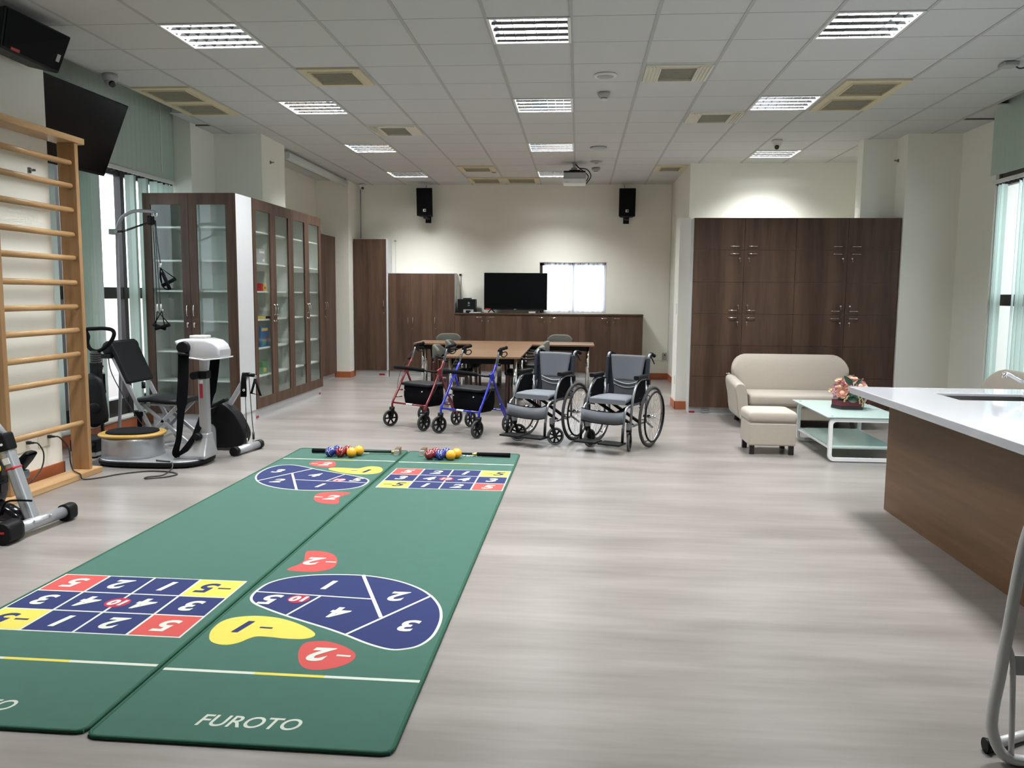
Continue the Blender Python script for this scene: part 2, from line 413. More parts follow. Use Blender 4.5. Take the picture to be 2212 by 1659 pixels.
def text_polys(txt, size, shear=0.0, bold=0.0, space=1.0):
    c = bpy.data.curves.new('t', 'FONT'); c.body = txt; c.size = size; c.shear = shear; c.offset = bold
    c.align_x = 'CENTER'; c.align_y = 'CENTER'; c.space_character = space; c.resolution_u = 4
    o = bpy.data.objects.new('t', c); COL.objects.link(o)
    dg = bpy.context.evaluated_depsgraph_get(); me = bpy.data.meshes.new_from_object(o.evaluated_get(dg))
    vs = [tuple(v.co) for v in me.vertices]; fs = [tuple(p.vertices) for p in me.polygons]
    bpy.data.objects.remove(o); bpy.data.curves.remove(c); bpy.data.meshes.remove(me)
    if vs:  # centre on the glyph box
        xs = [v[0] for v in vs]; ys = [v[1] for v in vs]; cx = (min(xs)+max(xs))/2; cy = (min(ys)+max(ys))/2
        vs = [(x-cx, y-cy, 0) for x, y, z in vs]
    return vs, fs
def put_text(mb, txt, size, M, shear=0.0, bold=0.0, sx=1.0, space=1.0):
    vs, fs = text_polys(txt, size, shear, bold, space)
    mb.add([M @ Vector((x*sx, y, 0)) for x, y, z in vs], fs)


# ================================================================== THE ROOM
mb = MB(M_floor); mb.box(-5.0, 4.9, -3.2, 15.0, -0.1, 0.0); struct(mb.build('floor'))
mb = MB(M_wallw); mb.box(-5.1, 5.0, -3.3, 15.1, 3.78, 3.9); struct(mb.build('ceiling'), 'concrete slab above the tiles')

def wall(name, boxes, m=None):
    w = MB(m or M_wall)
    for b in boxes: w.box(*b)
    return struct(w.build(name))
HT = 3.78
# left: pillar, window bay, column, recess, second column
wall('wall_left', [(-5.0, -4.49, -3.0, 5.0, 0, HT), (-5.0, -4.80, 6.25, 9.47, 0, 0.13), (-5.0, -4.80, 6.25, 9.47, 2.80, HT)])
wall('wall_left', [(-5.0, -4.113, 5.0, 6.25, 0, HT)])
wall('wall_left', [(-5.0, -4.49, 9.47, 10.09, 0, HT), (-5.0, -3.89, 10.09, 10.89, 0, HT)])
wall('wall_left', [(-5.0, -4.53, 10.89, 14.2, 0, HT), (-5.0, -3.97, 14.2, 14.8, 0, HT)])
WB = (-0.69, 0.484, 1.16, 2.04)
wall('wall_back', [(-5.0, WB[0], 14.8, 15.0, 0, HT), (WB[1], 1.6, 14.8, 15.0, 0, HT), (WB[0], WB[1], 14.8, 15.0, 0, WB[2]), (WB[0], WB[1], 14.8, 15.0, WB[3], HT)])
wall('wall_right', [(1.60, 4.9, 12.5, 15.0, 0, HT)])
wall('wall_right', [(3.45, 3.853, 10.69, 10.90, 0, HT), (3.853, 4.9, 10.37, 10.90, 0, HT), (4.48, 4.9, 10.90, 12.5, 0, HT), (4.48, 4.9, 9.52, 10.37, 0, HT)])
wall('wall_right', [(4.48, 4.9, 0.6, 9.52, 0, 0.15), (4.48, 4.9, 0.6, 9.52, 2.80, HT), (4.37, 4.9, -3.0, 0.6, 0, HT)])
wall('wall_front', [(-5.0, 4.9, -3.2, -3.0, 0, HT)])
o = wall('wall_partition', [(1.28, 1.42, 10.85, 11.30, 0, 2.46)], M_wallw)
# baseboards
def bb(name, boxes):
    w = MB(M_orange)
    for b in boxes: w.box(*b, 0.0, 0.105)
    return struct(w.build(name, bevel=0.003))
bb('baseboard_left', [(-4.8, -4.788, 6.25, 9.47), (-4.113, -4.10, 5.0, 6.262), (-4.8, -4.10, 6.25, 6.262), (-4.49, -4.478, 9.47, 10.09), (-4.5, -3.88, 10.078, 10.09), (-4.53, -4.518, 10.89, 14.2), (-4.53, -3.96, 14.188, 14.2), (-3.97, -3.958, 14.188, 14.8)])
bb('baseboard_back', [(-3.97, 1.6, 14.788, 14.8)])
bb('baseboard_right', [(1.588, 1.6, 12.488, 14.8), (1.268, 1.28, 10.838, 11.312), (1.268, 1.42, 10.838, 10.85), (1.6, 4.37, 12.488, 12.5), (4.468, 4.48, 0.6, 10.37), (3.853, 4.48, 10.358, 10.37)])

# ---- ceiling tiles in a 600 mm grid, open where the lamps sit
LIGHT_CELLS = [(i, j) for j in (-4, 0, 4, 8, 12) for i in (-5, -1, 3)]
LIGHT_CELLS.remove((3, 8)); LIGHT_CELLS.remove((3, 12)); LIGHT_CELLS.append((4, 9))
cm = MB(M_tile, M_tee, M_gap)
def cell(x0, x1, y0, y1):
    cm.use(M_tile).box(x0, x1, y0, y1, ZC+0.004, ZC+0.02)
regions = [(-4.28, 4.10, -3.0, 9.612), (-4.60, 4.50, 9.612, 14.85)]
tw, cw = 0.013, 0.0048
for (rx0, rx1, ry0, ry1) in regions:
    for i in range(-9, 10):
        for j in range(-16, 17):
            x0, x1, y0, y1 = GX+i*GS, GX+(i+1)*GS, GY+j*GS, GY+(j+1)*GS
            x0, x1, y0, y1 = max(x0, rx0), min(x1, rx1), max(y0, ry0), min(y1, ry1)
            if x1-x0 < 0.01 or y1-y0 < 0.01 or (i, j) in LIGHT_CELLS: continue
            if y0 > 12.5 and x0 > 1.7: continue
            cell(x0+tw-0.001, x1-tw+0.001, y0+cw-0.001, y1-cw+0.001)
    for i in range(-9, 10):
        x = GX+i*GS
        if rx0-0.02 <= x <= rx1+0.02: cm.use(M_tee).box(x-tw, x+tw, ry0, ry1, ZC, ZC+0.03)
    for j in range(-16, 17):
        y = GY+j*GS
        if ry0-0.01 <= y <= ry1+0.01:
            for i in range(-9, 10):
                a, b = max(GX+i*GS, rx0)+tw, min(GX+(i+1)*GS, rx1)-tw
                if b > a: cm.use(M_gap).box(a, b, y-cw, y+cw, ZC+0.0045, ZC+0.03)
    for x in (rx0, rx1): cm.use(M_tee).box(x-0.012, x+0.012, ry0, ry1, ZC-0.001, ZC+0.03)
cm.use(M_tile).box(4.112, 4.48, 8.95, 9.60, ZC+0.02, ZC+0.03); cm.box(-4.49, -4.292, 9.0, 9.60, ZC+0.02, ZC+0.03)  # boards added over the edge gaps, standing in for the lit upper wall
struct(cm.build('ceiling', fix=False), 'grid ceiling of pale mineral tiles')

# ---- left windows, sill, frames, balcony wall outside
def window_frame(name, X, ys, y0, y1, z0, z1, zr):
    f = MB(M_frame); s = 0.03
    f.box(X-s, X+s, y0, y1, z1-0.13, z1); f.box(X-s, X+s, y0, y1, z0, z0+0.20); f.box(X-s, X+s, y0, y1, zr-0.06, zr+0.06)
    for y in ys: f.box(X-s*1.2, X+s*1.2, y-0.035, y+0.035, z0, z1)
    f.box(X-s*1.2, X+s*1.2, y0, y0+0.05, z0, z1); f.box(X-s*1.2, X+s*1.2, y1-0.05, y1, z0, z1)
    o = struct(f.build(name))
    g = MB(M_wglass); g.box(X-0.004, X+0.004, y0+0.02, y1-0.02, z0+0.02, z1-0.02); g.build('window_pane', parent=o)
    return o
window_frame('window_1', -4.87, [7.52, 8.575], 6.25, 9.47, 0.13, 2.80, 1.45)
window_frame('window_2', 4.55, [7.5, 6.2, 4.9, 3.6, 2.3], 0.6, 9.52, 0.15, 2.80, 1.45)
mb = MB(M_wallw); mb.box(-4.86, -4.765, 6.25, 9.47, 0.125, 0.155); struct(mb.build('trim_1', bevel=0.004), 'white window sill')
mb = MB(M_wallw); mb.box(4.43, 4.60, 0.6, 9.52, 0.145, 0.175); struct(mb.build('trim_2', bevel=0.004), 'white window sill')
mb = MB(M_outw)
mb.box(-6.9, -6.7, 3.0, 13.0, -0.2, 1.36); 
for k in range(1, 6): mb.box(-6.70, -6.695, 3.0, 13.0, k*0.26-0.004, k*0.26+0.004)
struct(mb.build('wall_balcony_left'))
mb = MB(M_outw); mb.box(6.3, 6.5, 0.0, 13.0, -0.2, 1.2); struct(mb.build('wall_balcony_right'))
mb = MB(M_outw); mb.box(-6.9, -5.0, 3.0, 13.0, -0.3, -0.05); mb.box(4.9, 6.5, 0.0, 13.0, -0.3, -0.05); struct(mb.build('floor_balcony'))

# back window with sheer curtain
f = MB(M_frame); x0, x1, z0, z1 = WB; f.box(x0, x0+0.05, 14.86, 14.92, z0, z1); f.box(x1-0.04, x1, 14.86, 14.92, z0, z1)
f.box(x0, x1, 14.86, 14.92, z1-0.05, z1); f.box(x0, x1, 14.86, 14.92, z0, z0+0.04); f.box(-0.12, -0.07, 14.86, 14.92, z0, z1)
wo = struct(f.build('window_3')); g = MB(M_wglass); g.box(x0+0.02, x1-0.02, 14.888, 14.892, z0+0.02, z1-0.02); g.build('window_pane', parent=wo)
cu = thing('window_curtain', 'sheer white curtain on rings in the small back wall window', 'curtain', (-0.06, 14.79, z0))
c = MB(M_curt); n = 90; rows = []
for z in (z0+0.005, z1-0.004):
    rows.append([(x0+0.08+(x1-x0-0.085)*k/n, 14.825+0.010*math.sin(k*0.9)+0.006*math.sin(k*0.37), z) for k in range(n+1)])
c.add(rows[0]+rows[1], [(k, k+1, n+2+k, n+1+k) for k in range(n)], True); c.build('cloth', parent=cu, fix=False)
c = MB(M_plastw); c.cyl((x0-0.005, 14.80, z1+0.005), (x1+0.005, 14.80, z1+0.005), 0.010, n=10); c.build('curtain_rod', parent=cu)
for k in range(8):
    c = MB(M_black); c.torus((x0+0.14+k*0.145, 14.815, z1-0.015), (1, 0.2, 0), 0.017, 0.004, 14, 6); c.build('curtain_ring', parent=cu)

# ---- vertical blinds
def upper_blind(name, X, y0, y1, label, side, seams):
    t = thing(name, label, 'blind', (X, (y0+y1)/2, 2.70))
    b = MB(M_blind); n = int((y1-y0)/0.089)
    vs = []
    for k in range(n+1):
        y = y0+(y1-y0)*k/n; dx = 0.004*(k % 2)
        vs.append((X+side*dx, y))
    for k in range(n):
        (xa, ya), (xb, yb) = vs[k], vs[k+1]
        g = 0.0015
        b.box(min(xa, xb), max(xa, xb)+0.001, ya+g*0.3, yb-g*0.3, 2.742, 3.70)
    b.build('fabric', parent=t, fix=False)
    c = MB(M_wallw)
    for y in seams: c.box(X+side*0.008, X+side*0.012, y-0.006, y+0.006, 2.80, 3.55)
    if seams: c.build('seam', parent=t)
    return t
def lower_blind(name, X, slats, y0, y1, label, ztop, zbot):
    t = thing(name, label, 'blind', (X, (y0+y1)/2, zbot))
    b = MB(M_plastw); b.box(X-0.03, X+0.03, y0, y1, ztop, ztop+0.04); b.build('headrail', parent=t, bevel=0.004)
    b = MB(M_black)
    k = y0+0.05
    while k < y1: b.box(X-0.008, X+0.008, k-0.012, k+0.012, ztop-0.022, ztop); k += 0.089
    b.box(X-0.004, X+0.004, y0+0.03, y1-0.02, ztop-0.006, ztop)
    b.build('carrier', parent=t)
    for (m, lst) in ((M_blind, [s for s in slats if s[2] == 0]), (M_blindl, [s for s in slats if s[2] == 1])):
        b = MB(m)
        for (y, ang, _) in lst:
            a = math.radians(ang); dx, dy = 0.0445*math.cos(a), 0.0445*math.sin(a)
            px, py = -math.sin(a)*0.0009, math.cos(a)*0.0009
            sag = [0.25, 0.1]
            P = [(X-dx, y-dy), (X+dx, y+dy)]; mid = (X-math.sin(a)*0.006, y+math.cos(a)*0.006)
            poly = [(P[0][0]+px, P[0][1]+py), (mid[0]+px, mid[1]+py), (P[1][0]+px, P[1][1]+py), (P[1][0]-px, P[1][1]-py), (mid[0]-px, mid[1]-py), (P[0][0]-px, P[0][1]-py)]
            b.prism(poly, zbot, ztop-0.018)
        if lst: b.build('slats', parent=t)
    return t
upper_blind('upper_blind', -4.70, 6.26, 9.46, 'closed green grey fabric blind above the left window rail', 1, [9.17])
upper_blind('upper_blind', 4.30, 0.7, 9.25, 'closed green grey fabric blind above the right window rail', -1, [])
LS = [(7.20, 80, 1), (7.36, 84, 1)] + [(7.50+0.035*k, 18+3*k, 0) for k in range(3)] + [(7.62, 30, 0), (7.68, 40, 0), (7.74, 60, 0), (7.80, 65, 1), (7.86, 70, 1), (7.90, 72, 1), (8.52, 15, 0), (8.56, 20, 0), (8.78, 8, 0), (8.82, 14, 0), (9.02, 6, 0), (9.14, 10, 0), (9.26, 12, 0), (9.38, 12, 0)]
lower_blind('vertical_blind', -4.72, LS, 6.27, 9.46, 'open vertical slat blind behind the exercise machines at left', 2.70, 0.19)
RS = [(9.20, 60, 1), (9.14, 30, 0), (9.07, 25, 0), (8.76, 50, 1), (8.68, 40, 0), (8.60, 35, 0), (8.50, 35, 0), (8.40, 40, 0), (8.30, 35, 0)] + [(8.2-0.1*k, 40, 0) for k in range(14)] + [(6.0-0.16*k, 85, 0) for k in range(32)]
lower_blind('vertical_blind', 4.36, RS, 0.7, 9.28, 'vertical slat blind in the window at the right edge', 2.66, 0.19)

# ================================================================== CEILING FITTINGS
def ceiling_light(i, j, label, lit=True):
    x0, y0 = GX+i*GS, GY+j*GS; cx, cy = x0+0.3, y0+0.3
    t = thing('ceiling_light', label, 'ceiling light', (cx, cy, ZC), 0, 'recessed louvred ceiling lights')
    h = MB(M_refl); a = 0.284
    h.box(cx-a, cx+a, cy-a, cy+a, ZC+0.105, ZC+0.11)
    for s in (-1, 1):
        h.box(cx+s*a, cx+s*(a+0.004), cy-a, cy+a, ZC, ZC+0.11); h.box(cx-a, cx+a, cy+s*a, cy+s*(a+0.004), ZC, ZC+0.11)
    h.build('housing', parent=t)
    f = MB(M_plastw)
    for s in (-1, 1):
        f.box(cx+s*0.276, cx+s*0.297, cy-0.297, cy+0.297, ZC-0.004, ZC+0.006); f.box(cx-0.276, cx+0.276, cy+s*0.276, cy+s*0.297, ZC-0.004, ZC+0.006)
    f.build('frame', parent=t)
    l = MB(M_refl)
    for k in range(1, 7):
        x = cx-a+2*a*k/7; l.box(x-0.0025, x+0.0025, cy-a, cy+a, ZC+0.003, ZC+0.034)
    for k in range(0, 5):
        y = cy-a+2*a*k/4
        l.prism([(max(y-0.002, cy-a), ZC+0.004), (min(y+0.002, cy+a), ZC+0.004), (min(y+0.010, cy+a), ZC+0.024), (max(y-0.010, cy-a), ZC+0.024)], cx-a, cx+a, 'yz')
    l.build('louver', parent=t)
    for k in range(4):
        y = cy-a+2*a*(k+0.5)/4
        u = MB(M_tubem); u.cyl((cx-0.265, y, ZC+0.075), (cx+0.265, y, ZC+0.075), 0.013, n=10); u.build('fluorescent_tube', parent=t)
    L = bpy.data.lights.new('lamp_light', 'AREA'); L.shape = 'RECTANGLE'; L.size = 0.54; L.size_y = 0.54
    L.energy = LAMP_W; L.color = (0.965, 0.99, 0.985); L.spread = math.radians(118)
    lo = bpy.data.objects.new('lamp_light', L); COL.objects.link(lo); lo.parent = t; lo.location = (0, 0, 0.052)
    return t
NAMES = {(-5, 0): 'bright square louvred light nearest the wall mounted television at left', (-1, 0): 'bright square louvred light at top centre of the ceiling', (3, 0): 'bright square louvred light at top right of the ceiling',
 (-5, 4): 'louvred light between the left ceiling grilles, second row from front', (-1, 4): 'louvred light left of the small round detector, second row from front', (3, 4): 'louvred light beside the large double grille at right',
 (-5, 8): 'louvred light near the pale tube case at left, third row from front', (-1, 8): 'louvred light in the centre line, third row from front',
 (-5, 12): 'farthest left louvred light, above the left back speaker', (-1, 12): 'farthest centre louvred light, partly behind the projector', (4, 9): 'louvred light over the wooden lockers with a white glow on the wall below'}
for (i, j) in LIGHT_CELLS:
    lab = NAMES.get((i, j), 'louvred ceiling light overhead outside the picture, %s line, %s' % ({-5: 'left', -1: 'centre', 3: 'right'}.get(i, 'right'), {-4: 'just above the counter end', -8: 'over the viewer', -12: 'behind the viewer'}.get(j, '')))
    ceiling_light(i, j, lab)

def vent(x0, x1, y0, y1, label, m, nx=1, ny=1, lou=0, name='air_vent'):
    t = thing(name, label, 'air vent', ((x0+x1)/2, (y0+y1)/2, ZC), 0, 'ceiling air vents')
    f = MB(m); g = MB(M_grille); w = 0.085 if lou == 0 else 0.05
    wx, wy = (x1-x0)/nx, (y1-y0)/ny
    for a in range(nx):
        for b in range(ny):
            X0, X1, Y0, Y1 = x0+a*wx, x0+(a+1)*wx, y0+b*wy, y0+(b+1)*wy
            lx = 0.13 if lou else w
            f.box(X0, X1, Y0, Y0+w, ZC-0.012, ZC+0.004); f.box(X0, X1, Y1-w, Y1, ZC-0.012, ZC+0.004)
            f.box(X0, X0+lx, Y0+w, Y1-w, ZC-0.012, ZC+0.004); f.box(X1-lx, X1, Y0+w, Y1-w, ZC-0.012, ZC+0.004)
            if lou:
                for k in range(4):
                    for s, xx in ((1, X0+0.015+k*0.03), (-1, X1-0.015-k*0.03)):
                        f.obox((xx, (Y0+Y1)/2, ZC-0.017), (0.022, Y1-Y0-0.03, 0.004), (0, s*0.5, 0))
            g.box(X0+lx-0.003, X1-lx+0.003, Y0+w-0.003, Y1-w+0.003, ZC-0.004, ZC+0.003)
            n = 14
            for k in range(n):
                yy = Y0+w+(Y1-Y0-2*w)*(k+0.5)/n; g.box(X0+lx, X1-lx, yy-0.004, yy+0.004, ZC-0.009, ZC-0.003)
            q = f; a2, b2 = 0.03, 0.012
            q.box(X0+lx-b2, X1-lx+b2, Y0+w-b2, Y0+w, ZC-0.022, ZC-0.01); q.box(X0+lx-b2, X1-lx+b2, Y1-w, Y1-w+b2, ZC-0.022, ZC-0.01)
            q.box(X0+lx-b2, X0+lx, Y0+w, Y1-w, ZC-0.022, ZC-0.01); q.box(X1-lx, X1-lx+b2, Y0+w, Y1-w, ZC-0.022, ZC-0.01)
    f.build('frame', parent=t); g.build('grille', parent=t)
    return t
vent(-4.27, -3.69, 7.79, 8.98, 'large yellowed double ceiling grille beside the left blind', M_vent, 1, 2)
vent(2.35, 2.92, 7.82, 9.04, 'large yellowed double ceiling grille at right', M_vent, 1, 2)
vent(-2.46, -1.91, 7.22, 7.79, 'brownish ceiling grille between two louvred lights, nearer left', M_vent, 1, 1)
vent(0.54, 1.10, 7.25, 7.77, 'ivory slotted ceiling diffuser right of the round speaker', M_ventw, 1, 1, 1)
vent(1.14, 1.71, 9.07, 9.59, 'ivory slotted ceiling diffuser farther right, before the lockers', M_ventw, 1, 1, 1)
vent(-2.46, -1.90, 9.63, 10.19, 'ivory slotted ceiling diffuser on the left, before the glass bookcases', M_ventw, 1, 1, 1)
vent(-1.86, -1.30, 12.66, 13.18, 'small yellowed ceiling grille near the back wall', M_vent, 1, 1)
vent(-1.88, -0.68, 13.88, 14.52, 'yellowed double ceiling grille touching the back wall', M_vent, 2, 1)
vent(1.12, 1.58, 12.66, 13.20, 'brownish ceiling grille by the corner of the locker alcove', M_vent, 1, 1)

def disc(name, label, cat, x, y, prof, m, extra=None):
    t = thing(name, label, cat, (x, y, ZC))
    b = MB(m); b.lathe([(r, -h) for r, h in prof], (x, y, ZC), n=28); b.build('body', parent=t)
    if extra: extra(t)
    return t
def sp_mesh(t):
    b = MB(M_plastg); b.lathe([(0.075, -0.016), (0.07, -0.019)], (t.location.x, t.location.y, ZC), n=24); b.build('grille', parent=t)
disc('ceiling_speaker', 'flat round white ceiling speaker with grey grille, nearest the viewer', 'speaker', 0.206, 7.56, [(0.10, 0), (0.10, 0.010), (0.085, 0.016)], M_plastw, sp_mesh)
def det_cap(t):
    b = MB(M_plastw); b.lathe([(0.03, -0.055), (0.032, -0.062), (0.028, -0.068)], (t.location.x, t.location.y, ZC), n=20); b.build('sensor_cap', parent=t)
    b = MB(M_black); b.lathe([(0.028, -0.050), (0.028, -0.056)], (t.location.x, t.location.y, ZC), n=20); b.build('sensor_slot', parent=t)
disc('smoke_detector', 'larger white smoke detector hanging just behind the round speaker', 'smoke detector', 0.214, 8.2, [(0.058, 0), (0.06, 0.02), (0.045, 0.045), (0.032, 0.05)], M_plastg, det_cap)
disc('ceiling_speaker', 'flat round ceiling plate farther back, level with the third row of lights', 'speaker', 0.232, 11.14, [(0.11, 0), (0.11, 0.012), (0.09, 0.018)], M_plastg, None)
disc('sprinkler_head', 'flat round sprinkler rose right of the projector', 'sprinkler', 0.227, 12.30, [(0.09, 0), (0.07, 0.012), (0.02, 0.02), (0.025, 0.03)], M_plastg, None)
disc('smoke_detector', 'smaller smoke detector right of the projector near the back wall', 'smoke detector', 0.234, 12.9, [(0.065, 0), (0.065, 0.025), (0.045, 0.045), (0.032, 0.05)], M_plastg, det_cap)
disc('sprinkler_head', 'tiny brass dot on the ceiling left of the farthest centre light', 'sprinkler', -1.36, 13.3, [(0.04, 0), (0.02, 0.015)], M_plastg, None)

def dome_camera(x, y, z, label, aim, s=1.0, mb_=M_plastg):
    t = thing('security_camera', label, 'security camera', (x, y, z))
    b = MB(mb_); b.lathe([(0.055*s, 0), (0.058*s, -0.02*s), (0.05*s, -0.045*s), (0.025*s, -0.06*s)], (x, y, z), n=24); b.build('base', parent=t)
    d = Vector(aim).normalized(); c = Vector((x, y, z-0.055*s))
    b = MB(mb_); b.sph(c, 0.042*s, 18, 12); b.build('ball', parent=t)
    b = MB(M_blackg); b.cyl(c+d*0.03*s, c+d*0.052*s, 0.026*s, 0.022*s, 18); b.build('lens', parent=t)
    return t
dome_camera(-4.20, 7.33, ZC, 'dome security camera at the ceiling edge above the left television', (0.7, -0.5, -0.6), 1.15)
dome_camera(2.42, 10.72, ZC, 'white dome security camera on the ceiling before the lockers', (-0.2, -0.7, -0.6), 1.1, M_plastw)
dome_camera(-3.83, 14.62, 3.385, 'white security camera in the far left ceiling corner', (0.4, -0.8, -0.5), 1.0, M_plastw)
t = thing('ceiling_sensor', 'white sensor with dark antenna and red dot at the upper right ceiling', 'sensor', (3.49, 7.33, ZC))
b = MB(M_plastg); b.box(3.43, 3.55, 7.27, 7.40, ZC-0.035, ZC); b.build('body', parent=t, bevel=0.01)
b = MB(M_cable); b.tube([(3.53, 7.33, ZC-0.02), (3.58, 7.34, ZC-0.045), (3.64, 7.35, ZC-0.03)], 0.006, 8, sm=4); b.build('cord', parent=t)
b = MB(M_redst); b.box(3.55, 3.555, 7.30, 7.33, ZC-0.03, ZC-0.012); b.build('indicator', parent=t)

# projection screen case hung along the ceiling at far left
t = thing('projection_screen_case', 'long pale projection screen case hung under the ceiling at far left', 'projection screen', (-3.95, 12.6, 3.30))
b = MB(M_screenw); b.loft([[( -3.955+u, y, 3.315+v) for u, v in rr(0, 0, 0.085, 0.10, 0.03, 4)] for y in (11.15, 14.02)], smooth=True); b.build('case', parent=t)
for y in (11.15, 14.0):
    b = MB(M_plastg); b.box(-3.975, -3.945, y-0.02, y+0.02, 3.36, ZC+0.005); b.build('bracket', parent=t)

# projector
t = thing('projector', 'white ceiling projector on a grey bracket with looping black cables', 'projector', (-0.09, 12.4, 3.07))
b = MB(M_plastw); b.box(-0.25, 0.085, 12.25, 12.55, 3.075, 3.15); b.build('body', parent=t, bevel=0.012)
b = MB(M_plastg); b.box(-0.243, 0.078, 12.255, 12.545, 3.151, 3.235); b.build('upper_shell', parent=t, bevel=0.01)
b = MB(M_black); b.box(-0.24, 0.075, 12.26, 12.54, 3.236, 3.258); b.box(-0.16, 0.0, 12.32, 12.48, 3.258, 3.28); b.build('mount_plate', parent=t, bevel=0.003)
b = MB(M_gpaint); b.box(-0.135, -0.045, 12.36, 12.44, 3.28, 3.315); b.box(-0.112, -0.068, 12.375, 12.425, 3.31, ZC); b.box(-0.125, -0.055, 12.36, 12.44, ZC-0.012, ZC-0.001); b.build('bracket', parent=t, bevel=0.004)
for dz in (0, 0.035):
    b = MB(M_cable); b.tube([(-0.07, 12.38, ZC-0.02), (-0.02, 12.36, 3.31), (0.06+dz, 12.34, 3.25+dz), (0.115+dz*1.1, 12.33, 3.19), (0.10, 12.33, 3.135-dz), (0.08, 12.35, 3.12-dz)], 0.008, 8, sm=5); b.build('cable', parent=t)
b = MB(M_plastg); b.box(-0.22, -0.17, 12.2485, 12.2495, 3.095, 3.103); b.build('badge', parent=t)

# ================================================================== STORAGE
def bow(mb, p0, p1, out, r=0.004, h=0.028):
    p0, p1, o = Vector(p0), Vector(p1), Vector(out)
    mb.tube([p0, p0+(p1-p0)*0.12+o*h*0.8, (p0+p1)/2+o*h, p1+(p0-p1)*0.12+o*h*0.8, p1], r, 8, sm=4)
def lockset(door, c, out, key=True):
    c, o = Vector(c), Vector(out)
    b = MB(M_key); b.cyl(c, c+o*0.012, 0.010, n=12)
    b.build('lock', parent=door)
    if key:
        b = MB(M_key); k = c+o*0.012
        b.bar(k, k+o*0.018, 0.003, 0.010); b.bar(k+o*0.012+Vector((0, 0, 0)), k+o*0.014+Vector((0.004, 0, -0.045)), 0.010, 0.003)
        b.build('key', parent=door)

# -- lockers on the right: two units side by side, each 2 x 6 doors
def locker_unit(x0, label, seedk):
    xs = [x0, x0+0.612, x0+1.224]
    t = thing('locker_cabinet', label, 'cabinet', (x0+0.612, 10.62, 0), 0, 'tall wooden locker cabinets')
    b = MB(M_white); b.box(xs[0], xs[2], 10.425, 10.685, 0.085, 2.42); b.build('body', parent=t)
    b = MB(M_white); b.box(xs[0]+0.003, xs[2]-0.003, 10.44, 10.685, 0, 0.084); b.build('plinth', parent=t)
    H = (2.418-0.088)/6
    for r in range(6):
        z1 = 2.418-r*H; z0 = z1-H
        for c in (0, 1):
            d = MB(M_cab); d.box(xs[c]+0.002, xs[c+1]-0.002, 10.40, 10.422, z0+0.002, z1-0.002)
            d = d.build('door', parent=t)
            hx0 = xs[1]-0.175 if c == 0 else xs[1]+0.045
            hz = z0+0.045 if r % 2 == 0 else z1-0.045
            h = MB(M_chrome); bow(h, (hx0, 10.40, hz), (hx0+0.115, 10.40, hz), (0, -1, 0)); h.build('handle', parent=d)
            if r != 0:
                lx = xs[1]-0.055 if c == 0 else xs[1]+0.055
                lz = z0+0.105 if r % 2 == 0 else z1-0.10
                lockset(d, (lx, 10.40, lz), (0, -1, 0), random.random() < 0.75)
    return t
locker_unit(1.398, 'left wooden locker cabinet, twelve doors, standing behind the beige sofa', 1)
locker_unit(2.622, 'right wooden locker cabinet, twelve doors, against the cream column', 2)
t = thing('floor_outlet_box', 'grey outlet box on the white plinth of the left locker cabinet', 'outlet', (1.62, 10.43, 0.02))
b = MB(M_plastg); b.box(1.55, 1.65, 10.43, 10.44, 0.02, 0.075); b.build('plate', parent=t, bevel=0.003)
t = thing('red_tag', 'small red label at the left foot of the locker cabinets', 'label', (1.44, 10.437, 0.02))
b = MB(M_redst); b.box(1.405, 1.475, 10.436, 10.44, 0.015, 0.035); b.build('label', parent=t)

# -- glass bookcases
ZS = [2.155, 1.80, 1.475, 1.15, 0.82, 0.50]
def glazed_door(t, axis, a0, a1, q, out, z0, z1, hside, keyed=True):
    """door spanning a0..a1 on axis ('x' or 'y') with its face at q and thickness behind it"""
    fw = 0.085; th = 0.02
    def bx(m, u0, u1, w0, w1, d0=0.0, d1=th):
        lo, hi = sorted((q-out*d0, q-out*d1))
        if axis == 'x': m.box(u0, u1, lo, hi, w0, w1)
        else: m.box(lo, hi, u0, u1, w0, w1)
    d = MB(M_cab); a0 += 0.002; a1 -= 0.002
    bx(d, a0, a0+fw, z0, z1); bx(d, a1-fw, a1, z0, z1); bx(d, a0+fw, a1-fw, z0, z0+0.12); bx(d, a0+fw, a1-fw, z1-0.12, z1)
    d = d.build('glazed_door', parent=t)
    g = MB(M_glass); bx(g, a0+fw-0.003, a1-fw+0.003, z0+0.117, z1-0.117, 0.008, 0.012); g.build('glass_pane', parent=d)
    u = a1-0.035 if hside > 0 else a0+0.035
    P = (lambda z, dd=0: (u, q+out*dd, z)) if axis == 'x' else (lambda z, dd=0: (q+out*dd, u, z))
    o = (0, out, 0) if axis == 'x' else (out, 0, 0)
    h = MB(M_chrome); bow(h, P(1.20), P(1.33), o, 0.0045, 0.03); h.build('handle', parent=d)
    if keyed: lockset(d, P(1.13), o, True)
    return d
def carcass(t, x0, x1, y0, y1, z0, z1, back, openf):
    w = 0.018
    b = MB(M_whitei)
    b.box(x0, x1, y0, y1, z0, z0+w); b.box(x0, x1, y0, y1, z1-w, z1)
    if openf == 'y':   # opens towards -y
        b.box(x0, x1, y1-0.008, y1, z0, z1); b.box(x0, x0+w, y0, y1, z0, z1); b.box(x1-w, x1, y0, y1, z0, z1)
    else:
        b.box(x0, x0+0.008, y0, y1, z0, z1); b.box(x0, x1, y0, y0+w, z0, z1); b.box(x0, x1, y1-w, y1, z0, z1)
    b.build('body', parent=t)
    for z in ZS:
        s = MB(M_whitei)
        if openf == 'y': s.box(x0+w, x1-w, y0+0.015, y1-0.008, z-0.009, z+0.009)
        else: s.box(x0+0.008, x1-0.015, y0+w, y1-w, z-0.009, z+0.009)
        s.build('shelf', parent=t)
